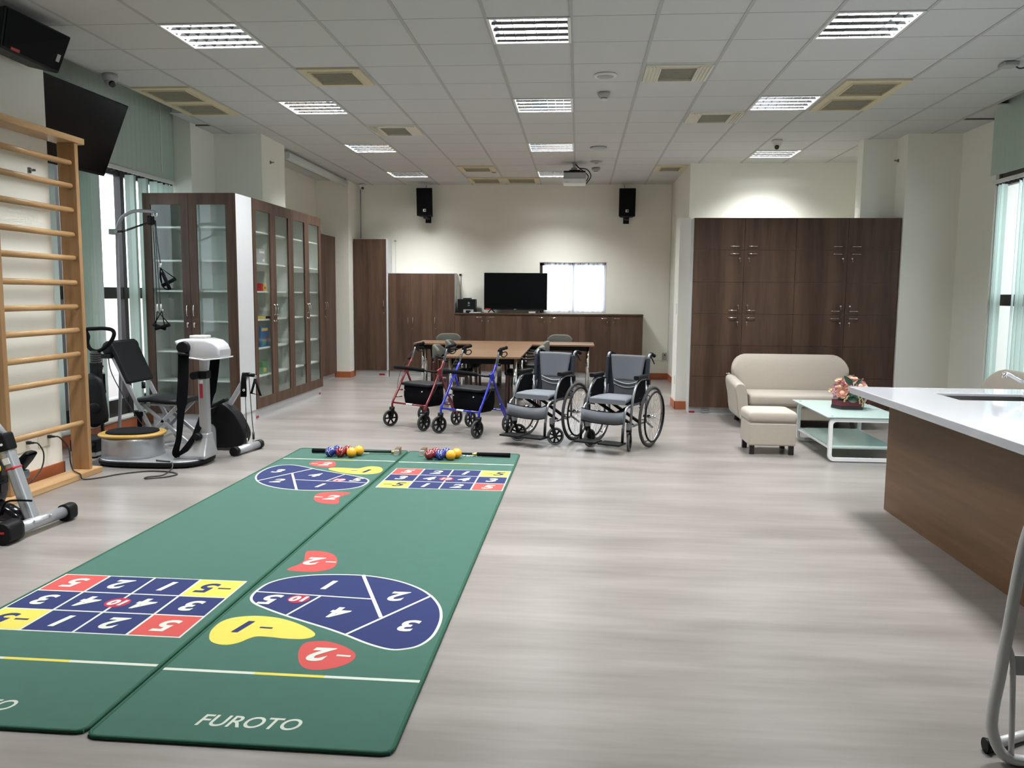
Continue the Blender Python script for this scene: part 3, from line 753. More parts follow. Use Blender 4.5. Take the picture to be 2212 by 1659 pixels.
t = thing('glass_bookcase', 'empty brown bookcase with two glass doors facing the viewer, white side panel', 'bookcase', (-4.15, 8.87, 0), 0, 'glass fronted bookcases')
carcass(t, -4.64, -3.66, 8.672, 9.09, 0.14, 2.51, 0, 'y')
b = MB(M_white); b.box(-3.659, -3.636, 8.66, 9.09, 0.14, 2.51); b.build('side_panel', parent=t)
b = MB(M_white); b.box(-4.65, -3.645, 8.70, 9.08, 0, 0.139); b.build('plinth', parent=t)
b = MB(M_cab); b.box(-3.66, -3.636, 8.65, 8.66, 0.14, 2.51); b.build('edge_strip', parent=t)
glazed_door(t, 'x', -4.66, -4.155, 8.65, -1, 0.14, 2.512, 1); glazed_door(t, 'x', -4.155, -3.66, 8.65, -1, 0.14, 2.512, -1)
YB = [9.10, 9.715, 10.33, 10.945, 11.56]
for k in (0, 2):
    t = thing('glass_bookcase', ['brown glass door bookcase holding game boxes, nearer of the side pair', '', 'brown glass door bookcase with empty shelves, farther of the side pair'][k], 'bookcase', (-3.75, (YB[k]+YB[k+2])/2, 0), 0, 'glass fronted bookcases')
    carcass(t, -3.885, -3.652, YB[k], YB[k+2], 0.14, 2.51, 0, 'x')
    b = MB(M_white); b.box(-3.88, -3.66, YB[k]+0.002, YB[k+2]-0.002, 0, 0.139); b.build('plinth', parent=t)
    b = MB(M_whitei); b.box(-3.87, -3.66, YB[k+1]-0.008, YB[k+1]+0.008, 0.11, 2.49); b.build('divider', parent=t)
    glazed_door(t, 'y', YB[k], YB[k+1], -3.63, 1, 0.14, 2.512, 1); glazed_door(t, 'y', YB[k+1], YB[k+2], -3.63, 1, 0.14, 2.512, -1)
# things on the shelves of the nearer side bookcase
def item(name, label, cat, x0, x1, y0, y1, z, h, m, deco=None):
    t = thing(name, label, cat, ((x0+x1)/2, (y0+y1)/2, z), 0, 'boxes inside the glass bookcase')
    b = MB(m); b.box(x0, x1, y0, y1, z+0.0005, z+h); b.build('box', parent=t, bevel=0.003)
    if deco:
        for (mm, a0, a1, b0, b1) in deco:
            d = MB(mm); d.box(x1, x1+0.0012, y0+(y1-y0)*a0, y0+(y1-y0)*a1, z+h*b0, z+h*b1); d.build('printed_panel', parent=t)
    return t
M_gblue = mat('game_box_blue', (0.03, 0.12, 0.32), 0.5, noise=0.5, nscale=9)
M_green = mat('game_green', (0.10, 0.25, 0.12), 0.5); M_grey = mat('grey_card', (0.32, 0.33, 0.34), 0.6)
M_ylw = mat('yellow_card', (0.60, 0.42, 0.08), 0.5)
item('game_box', 'blue game box standing in the bookcase with yellow lettering', 'box', -3.715, -3.69, 9.42, 9.66, ZS[4]+0.009, 0.24, M_gblue, [(M_ylw, 0.1, 0.9, 0.78, 0.92), (M_green, 0.15, 0.6, 0.1, 0.35), (M_redst, 0.6, 0.8, 0.3, 0.5)])
item('game_box', 'small yellow box on the shelf beside a red box', 'box', -3.75, -3.675, 9.50, 9.59, ZS[2]+0.009+0.0, 0.085, M_ylw, [(M_redst, 0.2, 0.8, 0.3, 0.6)])
item('game_box', 'small red box left of the yellow box on the same shelf', 'box', -3.75, -3.675, 9.42, 9.48, ZS[2]+0.009, 0.09, M_redst)
item('game_box', 'grey printed box on the second shelf of the bookcase', 'box', -3.75, -3.675, 9.38, 9.56, ZS[1]+0.009, 0.16, M_grey, [(M_whst, 0.1, 0.9, 0.7, 0.85), (M_whst, 0.55, 0.9, 0.1, 0.3)])
item('game_box', 'flat yellow box lying on the shelf below the small yellow box', 'box', -3.76, -3.67, 9.40, 9.53, ZS[3]+0.009, 0.03, M_ylw)
item('game_box', 'flat dark box lying beside the flat yellow box', 'box', -3.76, -3.67, 9.55, 9.68, ZS[3]+0.009, 0.028, M_black)
item('game_box', 'green and brown box on the lowest shelf of the bookcase', 'box', -3.74, -3.68, 9.42, 9.58, ZS[5]+0.009, 0.15, M_green, [(M_ylw, 0.2, 0.7, 0.2, 0.5)])
t = thing('red_tag', 'small red label on the plinth of the glass bookcases', 'label', (-3.655, 8.95, 0.03))
b = MB(M_redst); b.box(-3.659, -3.655, 9.14, 9.21, 0.03, 0.055); b.build('label', parent=t)
t = thing('red_tag', 'small red label at the far end of the bookcase plinth', 'label', (-3.655, 11.5, 0.03))
b = MB(M_redst); b.box(-3.659, -3.655, 11.46, 11.53, 0.03, 0.055); b.build('label', parent=t)

# -- cupboards beyond and along the back wall
def plain_door(t, axis, a0, a1, q, out, z0, z1, hu, hz=None, horiz=False, lock=None):
    d = MB(M_cab); a0 += 0.0015; a1 -= 0.0015; lo, hi = sorted((q, q-out*0.02))
    if axis == 'x': d.box(a0, a1, lo, hi, z0, z1)
    else: d.box(lo, hi, a0, a1, z0, z1)
    d = d.build('door', parent=t)
    P = (lambda u, z: (u, q, z)) if axis == 'x' else (lambda u, z: (q, u, z))
    o = (0, out, 0) if axis == 'x' else (out, 0, 0)
    h = MB(M_chrome)
    if horiz: bow(h, P(hu-0.055, hz), P(hu+0.055, hz), o, 0.004, 0.026)
    else: bow(h, P(hu, hz-0.06), P(hu, hz+0.06), o, 0.0045, 0.03)
    h.build('handle', parent=d)
    if lock: lockset(d, P(*lock), o, True)
    return d
t = thing('tall_cupboard', 'two door walnut cupboard between the glass bookcases and the far left column', 'cupboard', (-4.35, 13.5, 0), 0, 'walnut cupboards')
b = MB(M_white); b.box(-4.51, -4.225, 12.94, 14.18, 0.09, 2.43); b.build('body', parent=t)
b = MB(M_white); b.box(-4.51, -4.235, 12.95, 14.17, 0, 0.089); b.build('plinth', parent=t)
plain_door(t, 'y', 12.94, 13.56, -4.20, 1, 0.09, 2.432, 13.52, 1.26, lock=(13.52, 1.08)); plain_door(t, 'y', 13.56, 14.18, -4.20, 1, 0.09, 2.432, 13.62, 1.26)
t = thing('tall_cupboard', 'single door tall walnut cupboard in the far left corner', 'cupboard', (-3.68, 14.62, 0), 0, 'walnut cupboards')
b = MB(M_white); b.box(-3.955, -3.345, 14.475, 14.79, 0.11, 2.43); b.build('body', parent=t)
b = MB(M_white); b.box(-3.95, -3.345, 14.485, 14.79, 0, 0.109); b.build('plinth', parent=t)
plain_door(t, 'x', -3.955, -3.375, 14.455, -1, 0.11, 2.42, -3.42, 1.30, lock=(-3.42, 1.13))
b = MB(M_redst); b.box(-3.52, -3.42, 14.482, 14.485, 0.02, 0.05); b.build('red_tag', parent=t)
t = thing('cupboard', 'three door walnut cupboard of middle height against the back wall', 'cupboard', (-2.74, 14.62, 0), 0, 'walnut cupboards')
b = MB(M_white); b.box(-3.335, -2.162, 14.475, 14.79, 0.11, 1.835); b.build('body', parent=t)
b = MB(M_white); b.box(-3.33, -2.162, 14.485, 14.79, 0, 0.109); b.build('plinth', parent=t)
plain_door(t, 'x', -3.333, -2.94, 14.455, -1, 0.11, 1.825, -2.985, 1.00); plain_door(t, 'x', -2.94, -2.55, 14.455, -1, 0.11, 1.825, -2.90, 1.00, lock=(-2.915, 0.86)); plain_door(t, 'x', -2.55, -2.162, 14.455, -1, 0.11, 1.825, -2.51, 1.00, lock=(-2.495, 0.86))
XS = [-2.158, -1.62, -1.075, -0.53, 0.015, 0.56, 1.12]
for k in (0, 2, 4):
    t = thing('low_cupboard', ['low walnut cupboard under the television and black boxes', '', 'low walnut cupboard under the right part of the television', '', 'rightmost low walnut cupboard, under the back window'][k], 'cupboard', ((XS[k]+XS[k+2])/2, 14.62, 0), 0, 'walnut cupboards')
    b = MB(M_white if k < 4 else M_cab); b.box(XS[k]+0.001, XS[k+2]-0.001, 14.475, 14.79, 0.13, 1.122); b.build('body', parent=t)
    b = MB(M_white); b.box(XS[k]+0.001, XS[k+2]-0.001, 14.485, 14.79, 0, 0.129); b.build('plinth', parent=t)
    plain_door(t, 'x', XS[k], XS[k+1], 14.455, -1, 0.13, 1.12, XS[k+1]-0.11, 1.075, True, (XS[k+1]-0.055, 1.01))
    plain_door(t, 'x', XS[k+1], XS[k+2], 14.455, -1, 0.13, 1.12, XS[k+1]+0.11, 1.075, True, (XS[k+1]+0.055, 1.01))
b = MB(M_cab); b.box(XS[0]+0.002, 1.125, 14.445, 14.795, 1.123, 1.145); o = b.build('worktop'); tag(o, 'long walnut top board over the low cupboards', 'worktop')

# ---- television on the low cupboards
def television(name, label, M, w, h, feet=True, logo=True, arm=None):
    t = thing(name, label, 'television', M.translation)
    def ob(c, s, m, nm, bev=0):
        b = MB(m); R = M.to_3x3(); b.obox(M @ Vector(c), s, R); return b.build(nm, parent=t, bevel=bev)
    ob((0, 0, 0), (w, 0.045, h), M_black, 'casing', 0.004)
    ob((0, -0.0235, 0.006), (w-0.02, 0.002, h-0.035), M_screen, 'screen')
    if logo: ob((0, -0.0245, -h/2+0.012), (0.05, 0.002, 0.006), M_plastg, 'maker_badge')
    if feet:
        for s in (-1, 1):
            b = MB(M_black); x = s*(w/2-0.13)
            b.bar(M @ Vector((x, 0, -h/2+0.01)), M @ Vector((x-0.045, -0.08, -h/2-0.045)), 0.018, 0.012)
            b.bar(M @ Vector((x, 0, -h/2+0.01)), M @ Vector((x+0.045, 0.08, -h/2-0.045)), 0.018, 0.012); b.build('foot', parent=t)
        ob((-w/2+0.07, -0.0245, -h/2+0.015), (0.09, 0.002, 0.016), M_redst, 'sticker')
    return t
television('television', 'black flat television standing on the low cupboards before the window', Matrix.Translation((-1.10, 14.60, 1.527)), 1.11, 0.645)
# television on the left: leaning forward

Ztilt = math.radians(23)
R = Matrix.Rotation(math.radians(90-1.5), 3, 'Z') @ Matrix.Rotation(Ztilt, 3, 'X')
wv = Vector((0, 1, 0)); hv = Vector((math.sin(Ztilt), 0, math.cos(Ztilt)))
TR = Vector((-4.20, 7.60, 3.18)); cc = TR-wv*0.615-hv*0.345
M4 = R.to_4x4(); M4.translation = cc-Vector((0.02, 0, 0))
tvl = television('television', 'large black television tilted down from the pillar at upper left', M4, 1.23, 0.69, feet=False, logo=False)
b = MB(M_black); b.bar(cc+Vector((-0.06, -0.2, 0)), Vector((-4.35, 6.26, 2.90)), 0.05, 0.05); b.obox((-4.35, 6.265, 2.9), (0.2, 0.02, 0.2)); b.build('wall_arm', parent=tvl)

# ---- loudspeakers
def back_speaker(x, z, label, wx):
    t = thing('loudspeaker', label, 'loudspeaker', (x, 14.6, z-0.24), 0, 'black loudspeakers on the walls')
    b = MB(M_black); w = 0.142
    ring = lambda zz, y0: [(x-w, y0, zz), (x+w, y0, zz), (x+w*0.72, y0+0.22, zz), (x-w*0.72, y0+0.22, zz)]
    b.loft([ring(z-0.235, 14.45), ring(z+0.235, 14.40)], smooth=False); b.build('cabinet', parent=t, bevel=0.01)
    b = MB(M_foam); b.loft([[(x-w+0.012, 14.445, z-0.22), (x+w-0.012, 14.445, z-0.22), (x+w-0.012, 14.455, z-0.22), (x-w+0.012, 14.455, z-0.22)], [(x-w+0.012, 14.395, z+0.22), (x+w-0.012, 14.395, z+0.22), (x+w-0.012, 14.405, z+0.22), (x-w+0.012, 14.405, z+0.22)]], smooth=False); b.build('front_grille', parent=t)
    b = MB(M_whst, M_black); b.box(x-0.026, x+0.024, 14.432, 14.437, z-0.165, z-0.12); b.use(M_black).box(x-0.004, x+0.018, 14.430, 14.433, z-0.155, z-0.13); b.build('badge', parent=t)
    b = MB(M_black); b.box(x-0.03, x+0.04, 14.46, 14.79, z-0.275, z-0.245); b.box(x-0.045, x+0.055, 14.77, 14.798, z-0.33, z-0.2); b.build('bracket', parent=t)
    b = MB(M_cable); b.tube([(x-0.03, 14.62, z+0.22), (x-0.03, 14.70, z+0.26), (x-0.03, 14.78, z+0.30), (x-0.03, 14.79, ZC-0.005)], 0.004, 6, sm=3); b.build('cable', parent=t)
back_speaker(-2.684, 3.055, 'black loudspeaker hung at the left of the back wall', 0)
back_speaker(0.804, 3.045, 'black loudspeaker hung at the right of the back wall', 0)
# near left speaker lying on its side, tilted down
t = thing('loudspeaker', 'long black loudspeaker lying sideways near the ceiling at upper left', 'loudspeaker', (-3.95, 5.7, 3.2), 0, 'black loudspeakers on the walls')
def spk_pt(u, v, d):  # u along y 0..1, v down 0..1, d depth behind the face
    tl = Vector((-3.75, 5.343, 3.315)); tr_ = Vector((-3.75, 6.055, 3.322)); br = Vector((-3.864, 6.055, 3.062)); bl = Vector((-3.803, 5.343, 3.05))
    p = (tl*(1-u)+tr_*u)*(1-v)+(bl*(1-u)+br*u)*v
    return p+Vector((-0.9, 0, 0.05))*d
b = MB(M_black)
b.loft([[spk_pt(0, 0, 0), spk_pt(1, 0, 0), spk_pt(1, 1, 0), spk_pt(0, 1, 0)], [spk_pt(0.12, 0, 0.22), spk_pt(0.88, 0, 0.22), spk_pt(0.88, 0.92, 0.22), spk_pt(0.12, 0.92, 0.22)]], smooth=False); b.build('cabinet', parent=t, bevel=0.012)
b = MB(M_foam); b.loft([[spk_pt(0.03, 0.06, -0.006), spk_pt(0.97, 0.06, -0.006), spk_pt(0.97, 0.94, -0.006), spk_pt(0.03, 0.94, -0.006)], [spk_pt(0.03, 0.06, 0.004), spk_pt(0.97, 0.06, 0.004), spk_pt(0.97, 0.94, 0.004), spk_pt(0.03, 0.94, 0.004)]], smooth=False); b.build('front_grille', parent=t)
b = MB(M_plastg); b.loft([[spk_pt(0.86, 0.55, -0.009), spk_pt(0.92, 0.55, -0.009), spk_pt(0.92, 0.74, -0.009), spk_pt(0.86, 0.74, -0.009)], [spk_pt(0.86, 0.55, -0.005), spk_pt(0.92, 0.55, -0.005), spk_pt(0.92, 0.74, -0.005), spk_pt(0.86, 0.74, -0.005)]], smooth=False); b.build('badge', parent=t)
b = MB(M_redst); b.loft([[spk_pt(0.14, 0.86, -0.005), spk_pt(0.28, 0.86, -0.005), spk_pt(0.28, 0.95, -0.005), spk_pt(0.14, 0.95, -0.005)], [spk_pt(0.14, 0.86, -0.009), spk_pt(0.28, 0.86, -0.009), spk_pt(0.28, 0.95, -0.009), spk_pt(0.14, 0.95, -0.009)]], smooth=False); b.build('red_logo', parent=t)
b = MB(M_black); b.box(-4.11, -3.95, 5.62, 5.76, 3.13, 3.26); b.build('bracket', parent=t)

# ---- black boxes, book, camera-like set on the low cupboards
t = thing('equipment_box', 'black equipment box with a green emblem on the low cupboard', 'box', (-2.02, 14.6, 1.145))
b = MB(M_black); b.box(-2.115, -1.80, 14.50, 14.72, 1.1455, 1.385); b.build('body', parent=t, bevel=0.006)
b = MB(M_black); b.box(-2.02, -1.885, 14.52, 14.70, 1.386, 1.405); b.build('lid', parent=t, bevel=0.005)
b = MB(M_green); b.sph((-1.915, 14.4975, 1.315), (0.018, 0.003, 0.022), 12, 8); b.build('emblem', parent=t)
b = MB(M_plastg); b.box(-1.935, -1.895, 14.497, 14.499, 1.27, 1.278); b.build('badge', parent=t)
b = MB(M_grey, M_black); b.box(-2.01, -1.83, 14.492, 14.4985, 1.148, 1.205); b.use(M_black).box(-1.965, -1.88, 14.486, 14.491, 1.148, 1.19); b.build('front_panel', parent=t)
t = thing('book', 'thin light blue book lying before the black equipment box', 'book', (-1.72, 14.50, 1.145))
b = MB(mat('pale_blue_cover', (0.20, 0.36, 0.42), 0.5)); b.box(-1.90, -1.69, 14.448, 14.478, 1.1455, 1.162); b.build('cover', parent=t)
b = MB(M_plastw); b.box(-1.89, -1.70, 14.4465, 14.4478, 1.148, 1.159); b.build('pages', parent=t)
t = thing('set_top_box', 'small grey box under the right end of the television', 'box', (-0.76, 14.5, 1.145))
b = MB(M_plastg); b.box(-0.86, -0.74, 14.47, 14.54, 1.1455, 1.178); b.build('body', parent=t, bevel=0.004)

# ---- wall bits
def plate(name, label, cat, box, m=None, inner=None):
    t = thing(name, label, cat, ((box[0]+box[1])/2, (box[2]+box[3])/2, box[4]))
    b = MB(m or M_plastw); b.box(*box); b.build('plate', parent=t, bevel=0.003)
    if inner: b = MB(M_black); b.box(*inner); b.build('socket', parent=t)
    return t
plate('wall_outlet', 'grey outlet box low on the back wall beside the corner', 'outlet', (1.51, 1.57, 14.775, 14.80, 0.34, 0.47), M_plastg, (1.53, 1.55, 14.772, 14.775, 0.42, 0.44))
b = MB(M_plastw); b.box(1.585, 1.598, 14.775, 14.798, 0.3, ZC); b.box(1.15, 1.585, 14.785, 14.798, 0.325, 0.338); o = b.build('cable_trunking'); tag(o, 'thin conduit running down the right corner of the back wall', 'conduit')
plate('light_switch', 'white switch plate on the narrow partition beside the lockers', 'switch', (1.272, 1.28, 10.93, 11.02, 1.24, 1.37))
plate('light_switch', 'small outlet plate low on the narrow partition', 'switch', (1.272, 1.28, 10.93, 11.02, 0.32, 0.43))
b = MB(M_plastg); b.tube([(-3.90, 14.77, 2.44), (-3.90, 14.77, 3.36)], 0.012, 8); o = b.build('corner_pipe'); tag(o, 'thin grey pipe in the far left wall corner', 'pipe')
t = thing('cable_trunking', 'pale conduit with grey fitting on the wall above the three door cupboard', 'conduit', (-3.28, 14.79, 1.84))
b = MB(M_plastw); b.box(-3.285, -3.27, 14.785, 14.799, 1.845, 2.42); b.build('duct', parent=t)
b = MB(M_plastg); b.box(-3.30, -3.262, 14.775, 14.799, 2.395, 2.42); b.build('fitting', parent=t)
t = thing('cable_trunking', 'pale conduit beside the three door cupboard above the black box', 'conduit', (-2.12, 14.79, 1.4))
b = MB(M_plastg); b.box(-2.105, -2.09, 14.785, 14.799, 1.15, 1.82); b.build('duct', parent=t)
b = MB(M_black); b.box(-2.125, -2.085, 14.775, 14.799, 1.80, 1.83); b.build('fitting', parent=t)
def hook(p, out, label):
    t = thing('wall_hook', label, 'hook', p, 0, 'small dark metal wall hooks'); p = Vector(p); o = Vector(out)
    b = MB(M_gunmet); b.obox(p+o*0.005, (0.03 if abs(o.y) > 0.5 else 0.01, 0.03 if abs(o.x) > 0.5 else 0.01, 0.04)); b.cyl(p, p+o*0.05, 0.009, n=10); b.build('hook', parent=t)
hook((-4.113, 6.02, 2.36), (1, 0, 0), 'dark hook on the pillar behind the wooden wall bars')
hook((-3.89, 10.37, 3.095), (1, 0, 0), 'dark hook high on the cream column above the bookcases')
hook((3.853, 10.63, 3.125), (-1, 0, 0), 'dark hook high on the cream column above the lockers')

# ================================================================== GAME MATS
MW, ML = 1.033, 5.02
def mat_marks():
    m = MB(M_pwhite, M_pblue, M_pyel, M_pred, M_pcrim)
    Z = [0.0124, 0.0128, 0.0132, 0.0136]
    def poly(pts, z, mt, smooth=True):
        p = [(v.x, v.y) for v in catmull([(x, y, 0) for x, y in pts], 5, True)] if smooth else pts
        m.use(mt).add([(x, y, z) for x, y in p], [tuple(range(len(p)))])
    def line(a, b, w, z, mt):
        a, b = Vector((*a, 0)), Vector((*b, 0)); d = (b-a).normalized(); n = Vector((-d.y, d.x, 0))*w/2
        m.use(mt).add([(p.x, p.y, z) for p in (a-n, b-n, b+n, a+n)], [(0, 1, 2, 3)])
    def txt(s, c, size, flip, mt, z=3, sx=1.05, shear=0.22, bold=0.005):
        M = Matrix.Translation((c[0], c[1], Z[z])) @ Matrix.Rotation(PI if flip else 0, 4, 'Z')
        m.use(mt); put_text(m, s, size, M, shear, bold, sx)
    def circle(c, r, z, mt): poly([(c[0]+math.cos(a*PI/10)*r, c[1]+math.sin(a*PI/10)*r) for a in range(20)], z, mt, False)
    AM = [(-0.478,-1.245),(-0.486,-1.137),(-0.462,-1.029),(-0.377,-0.94),(-0.229,-0.885),(-0.027,-0.874),(0.145,-0.922),(0.284,-1.012),(0.382,-1.125),(0.447,-1.254),(0.478,-1.378),(0.486,-1.497),(0.477,-1.61),(0.443,-1.698),(0.39,-1.741),(0.323,-1.753),(0.225,-1.712),(0.101,-1.632),(0.002,-1.573),(-0.124,-1.508),(-0.233,-1.45),(-0.346,-1.382),(-0.432,-1.32)]
    cx = sum(p[0] for p in AM)/len(AM); cy = sum(p[1] for p in AM)/len(AM)
    poly(AM, Z[0], M_pwhite)
    inner = []
    P = [Vector((*p, 0)) for p in AM]; N = len(P)
    for i in range(N):
        d = (P[(i+1) % N]-P[i-1]).normalized(); n = Vector((-d.y, d.x, 0))
        q = P[i]+n*0.013
        if (q-Vector((cx, cy, 0))).length > (P[i]-Vector((cx, cy, 0))).length: q = P[i]-n*0.013
        inner.append((q.x, q.y))
    poly(inner, Z[1], M_pblue)
    line((-0.474, -1.169), (0.104, -1.204), 0.012, Z[2], M_pwhite); line((-0.027, -0.874), (0.205, -1.421), 0.018, Z[2], M_pwhite)
    line((0.382, -1.125), (0.097, -1.63), 0.014, Z[2], M_pwhite); line((-0.149, -1.195), (-0.228, -1.45), 0.012, Z[2], M_pwhite)
    poly([(-0.447,-0.527),(-0.374,-0.51),(-0.288,-0.554),(-0.232,-0.652),(-0.214,-0.755),(-0.239,-0.82),(-0.296,-0.853),(-0.362,-0.857),(-0.441,-0.843),(-0.439,-0.799),(-0.413,-0.744),(-0.41,-0.672)], Z[0], M_pred)
    poly([(-0.470,-1.692),(-0.487,-1.628),(-0.484,-1.546),(-0.447,-1.493),(-0.362,-1.464),(-0.261,-1.473),(-0.17,-1.511),(-0.083,-1.571),(-0.031,-1.626),(-0.032,-1.665),(-0.069,-1.687),(-0.141,-1.689),(-0.209,-1.681),(-0.264,-1.681),(-0.29,-1.705),(-0.316,-1.751),(-0.354,-1.776),(-0.402,-1.771),(-0.442,-1.743)], Z[0], M_pyel)
    poly([(-0.032,-1.831),(-0.045,-1.773),(-0.04,-1.721),(-0.001,-1.701),(0.052,-1.7),(0.124,-1.734),(0.185,-1.788),(0.204,-1.835),(0.195,-1.884),(0.165,-1.924),(0.123,-1.951),(0.077,-1.961),(0.034,-1.948),(-0.002,-1.905)], Z[0], M_pred)
    D = 0.165
    for s, c in (('1', (-0.154, -1.04)), ('2', (0.226, -1.157)), ('3', (0.351, -1.50)), ('4', (0.005, -1.385)), ('5', (-0.371, -1.262))): txt(s, c, D, True, M_pwhite)
    circle((-0.24, -1.24), 0.052, Z[2], M_pcrim); txt('10', (-0.24, -1.24), 0.085, True, M_pwhite, bold=0.004)
    for c, mt, s in (((-0.325, -0.688), M_pwhite, '2'), ((-0.33, -1.588), M_pblue, '1'), ((0.085, -1.826), M_pwhite, '2')):
        off = -0.025 if s == '2' else -0.035
        txt(s, (c[0]+off, c[1]), D, True, mt, bold=0.006)
        line((c[0]+0.040, c[1]), (c[0]+0.098, c[1]-0.003), 0.014, Z[2], mt)
    # grid target at the other end
    gx0, gx1, gy0, gy1 = -0.462, 0.502, 1.055, 1.755
    m.use(M_pwhite).add([(gx0, gy0, Z[0]), (gx1, gy0, Z[0]), (gx1, gy1, Z[0]), (gx0, gy1, Z[0])], [(0, 1, 2, 3)])
    tx = [['-5', '1', '2', '5'], ['3', '4', '4', '3'], ['5', '2', '1', '-5']]
    w = (gx1-gx0)/4; h = (gy1-gy0)/3; e = 0.006
    for r in range(3):
        for c in range(4):
            a0, b0 = gx0+c*w, gy0+r*h; s = tx[r][c]
            mt = M_pyel if s == '-5' else (M_pred if s == '5' else M_pblue)
            ee = e*1.5
            m.use(mt).add([(a0+(ee if c == 0 else e), b0+(ee if r == 0 else e), Z[1]), (a0+w-(ee if c == 3 else e), b0+(ee if r == 0 else e), Z[1]), (a0+w-(ee if c == 3 else e), b0+h-(ee if r == 2 else e), Z[1]), (a0+(ee if c == 0 else e), b0+h-(ee if r == 2 else e), Z[1])], [(0, 1, 2, 3)])
            cc = (a0+w/2, b0+h/2); mt2 = M_pblue if s == '-5' else M_pwhite
            if s == '-5': txt('5', (cc[0]+0.035, cc[1]), D, False, mt2); line((cc[0]-0.085, cc[1]), (cc[0]-0.02, cc[1]), 0.016, Z[2], mt2)
            else:
                dx = (0 if s != '4' else (-0.015 if c == 1 else 0.02)); txt(s, (cc[0]+dx, cc[1]), D, False, mt2)
    circle((gx0+2*w, gy0+1.5*h), 0.058, Z[2], M_pcrim); txt('10', (gx0+2*w, gy0+1.5*h), 0.085, False, M_pwhite, bold=0.004)
    for sgn, in ((-1,), (1,)):
        y = sgn*2.013; hw = MW/2-0.014
        for a, b, mt in ((-hw, -0.14, M_pwhite), (-0.14, 0.135, M_pyel), (0.135, hw, M_pwhite)):
            m.use(mt).add([(a, y-0.010, Z[0]), (b, y-0.010, Z[0]), (b, y+0.010, Z[0]), (a, y+0.010, Z[0])], [(0, 1, 2, 3)])
        txt('FUROTO', (sgn*0.010, sgn*2.368), 0.104, sgn > 0, M_pwhite, 0, 0.86, 0.18, 0.0012)
    return m
MAT1 = (-1.051, 4.96); MATROT = -0.011
t = thing('game_mat', 'right green shuffleboard style game mat, its near end marked with a blue kidney target', 'mat', (0, 0, 0), 0, 'green game mats')
b = MB(M_matg); b.box(-MW/2+0.01, MW/2-0.01, -ML/2+0.01, ML/2-0.01, 0.001, 0.012); b.build('carpet', parent=t)
b = MB(M_matd)
ring = rr(0, 0, MW-0.014, ML-0.014, 0.035, 5); b.tube([(x, y, 0.0085) for x, y in ring], 0.0080, 8, True); b.build('binding', parent=t)
mat_marks().build('printed_targets', parent=t, fix=False)
t.location = (*MAT1, 0); t.rotation_euler = (0, 0, MATROT)
dup(t, (MAT1[0]-1.042, MAT1[1]+0.035, 0), MATROT+PI, 'left green shuffleboard style game mat, its near end marked with a numbered grid')

# ---- balls and sticks on the far end of the mats
def ball(p, m, label, ro, grp, txt='', tm=None):
    t = thing('game_ball', label, 'ball', (p[0], p[1], 0.0135), 0, grp)
    r = 0.045; c = Vector((p[0], p[1], 0.0135+r))
    b = MB(m); b.sph(c, r, 28, 18); b.build('ball_body', parent=t)
    if txt:
        b = MB(tm or M_pwhite)
        for a, el in ((-100+ro, 22), (-20+ro, 48)):
            d = Vector((math.cos(math.radians(a))*math.cos(math.radians(el)), math.sin(math.radians(a))*math.cos(math.radians(el)), math.sin(math.radians(el))))
            Rm = d.to_track_quat('Z', 'Y').to_matrix().to_4x4() @ Matrix.Rotation(math.radians(ro*3+a), 4, 'Z')
            vs, fs = text_polys(txt, 0.050, 0, 0.0012)
            out = []
            for x, y, z in vs:
                q = Rm @ Vector((x, y, r)); out.append(c+q.normalized()*(r+0.0004))
            b.add(out, fs)
        b.torus(c, (math.cos(ro), math.sin(ro), 0.4), r*0.9985, 0.0011, 36, 5)
        b.build('white_numeral', parent=t, fix=False)
    return t
G1, G2 = 'game balls on the left mat', 'game balls on the right mat'
for k, (x, m, n, s) in enumerate([(-2.185, M_bbal, 'blue', '2'), (-2.09, M_rbal, 'crimson', '1'), (-1.99, M_ybal, 'amber', '')]):
    ball((x, 7.13), m, 'front %s ball of the left mat group' % n, 10*k, G1, s)
    ball((x+0.045, 7.218), m, 'back %s ball of the left mat group, half hidden' % n, 25*k+15, G1, s)
for k, (x, m, n, s) in enumerate([(-1.285, M_rbal, 'crimson', '5'), (-1.19, M_bbal, 'blue', '4'), (-1.095, M_ybal, 'amber', '')]):
    ball((x, 7.11), m, 'front %s ball of the right mat group' % n, 20*k+5, G2, s)
    ball((x+0.04, 7.20), m, 'back %s ball of the right mat group, half hidden' % n, 30*k+40, G2, s)
def stick(x0, x1, y0, y1, label, collar):
    # grip end at x0, mallet head at x1
    t = thing('game_mallet', label, 'mallet', ((x0+x1)/2, (y0+y1)/2, 0.013), 0, 'mallets lying on the mats')
    a, b_ = Vector((x0, y0, 0.034)), Vector((x1, y1, 0.034)); d = (b_-a).normalized()
    b = MB(M_foam); b.cyl(a, a+d*0.30, 0.019, 0.017, 18); b.build('grip', parent=t)
    b = MB(M_black); b.cyl(a+d*0.30, b_, 0.0095, n=12); b.build('shaft', parent=t)
    b = MB(M_gold)
    if collar: b.cyl(a+d*0.30, a+d*0.345, 0.014, 0.011, 14)
    b.cyl(b_-d*0.035, b_, 0.015, n=14); b.build('collar', parent=t)
    n = Vector((-d.y, d.x, 0)); 
    if n.y < 0: n = -n
    c = b_+d*0.02
    R = Matrix((n, d, Vector((0, 0, 1)))).transposed()
    b = MB(M_acry); b.obox(c-n*0.045+Vector((0, 0, 0.004)), (0.075, 0.04, 0.046), R); b.build('clear_head', parent=t, bevel=0.004)
    b = MB(M_table); b.obox(c+n*0.03+Vector((0, 0, 0.008)), (0.10, 0.045, 0.054), R); b.build('wooden_head', parent=t, bevel=0.005)
stick(-2.40, -1.635, 7.29, 7.315, 'mallet on the left mat, black grip at its left end', False)
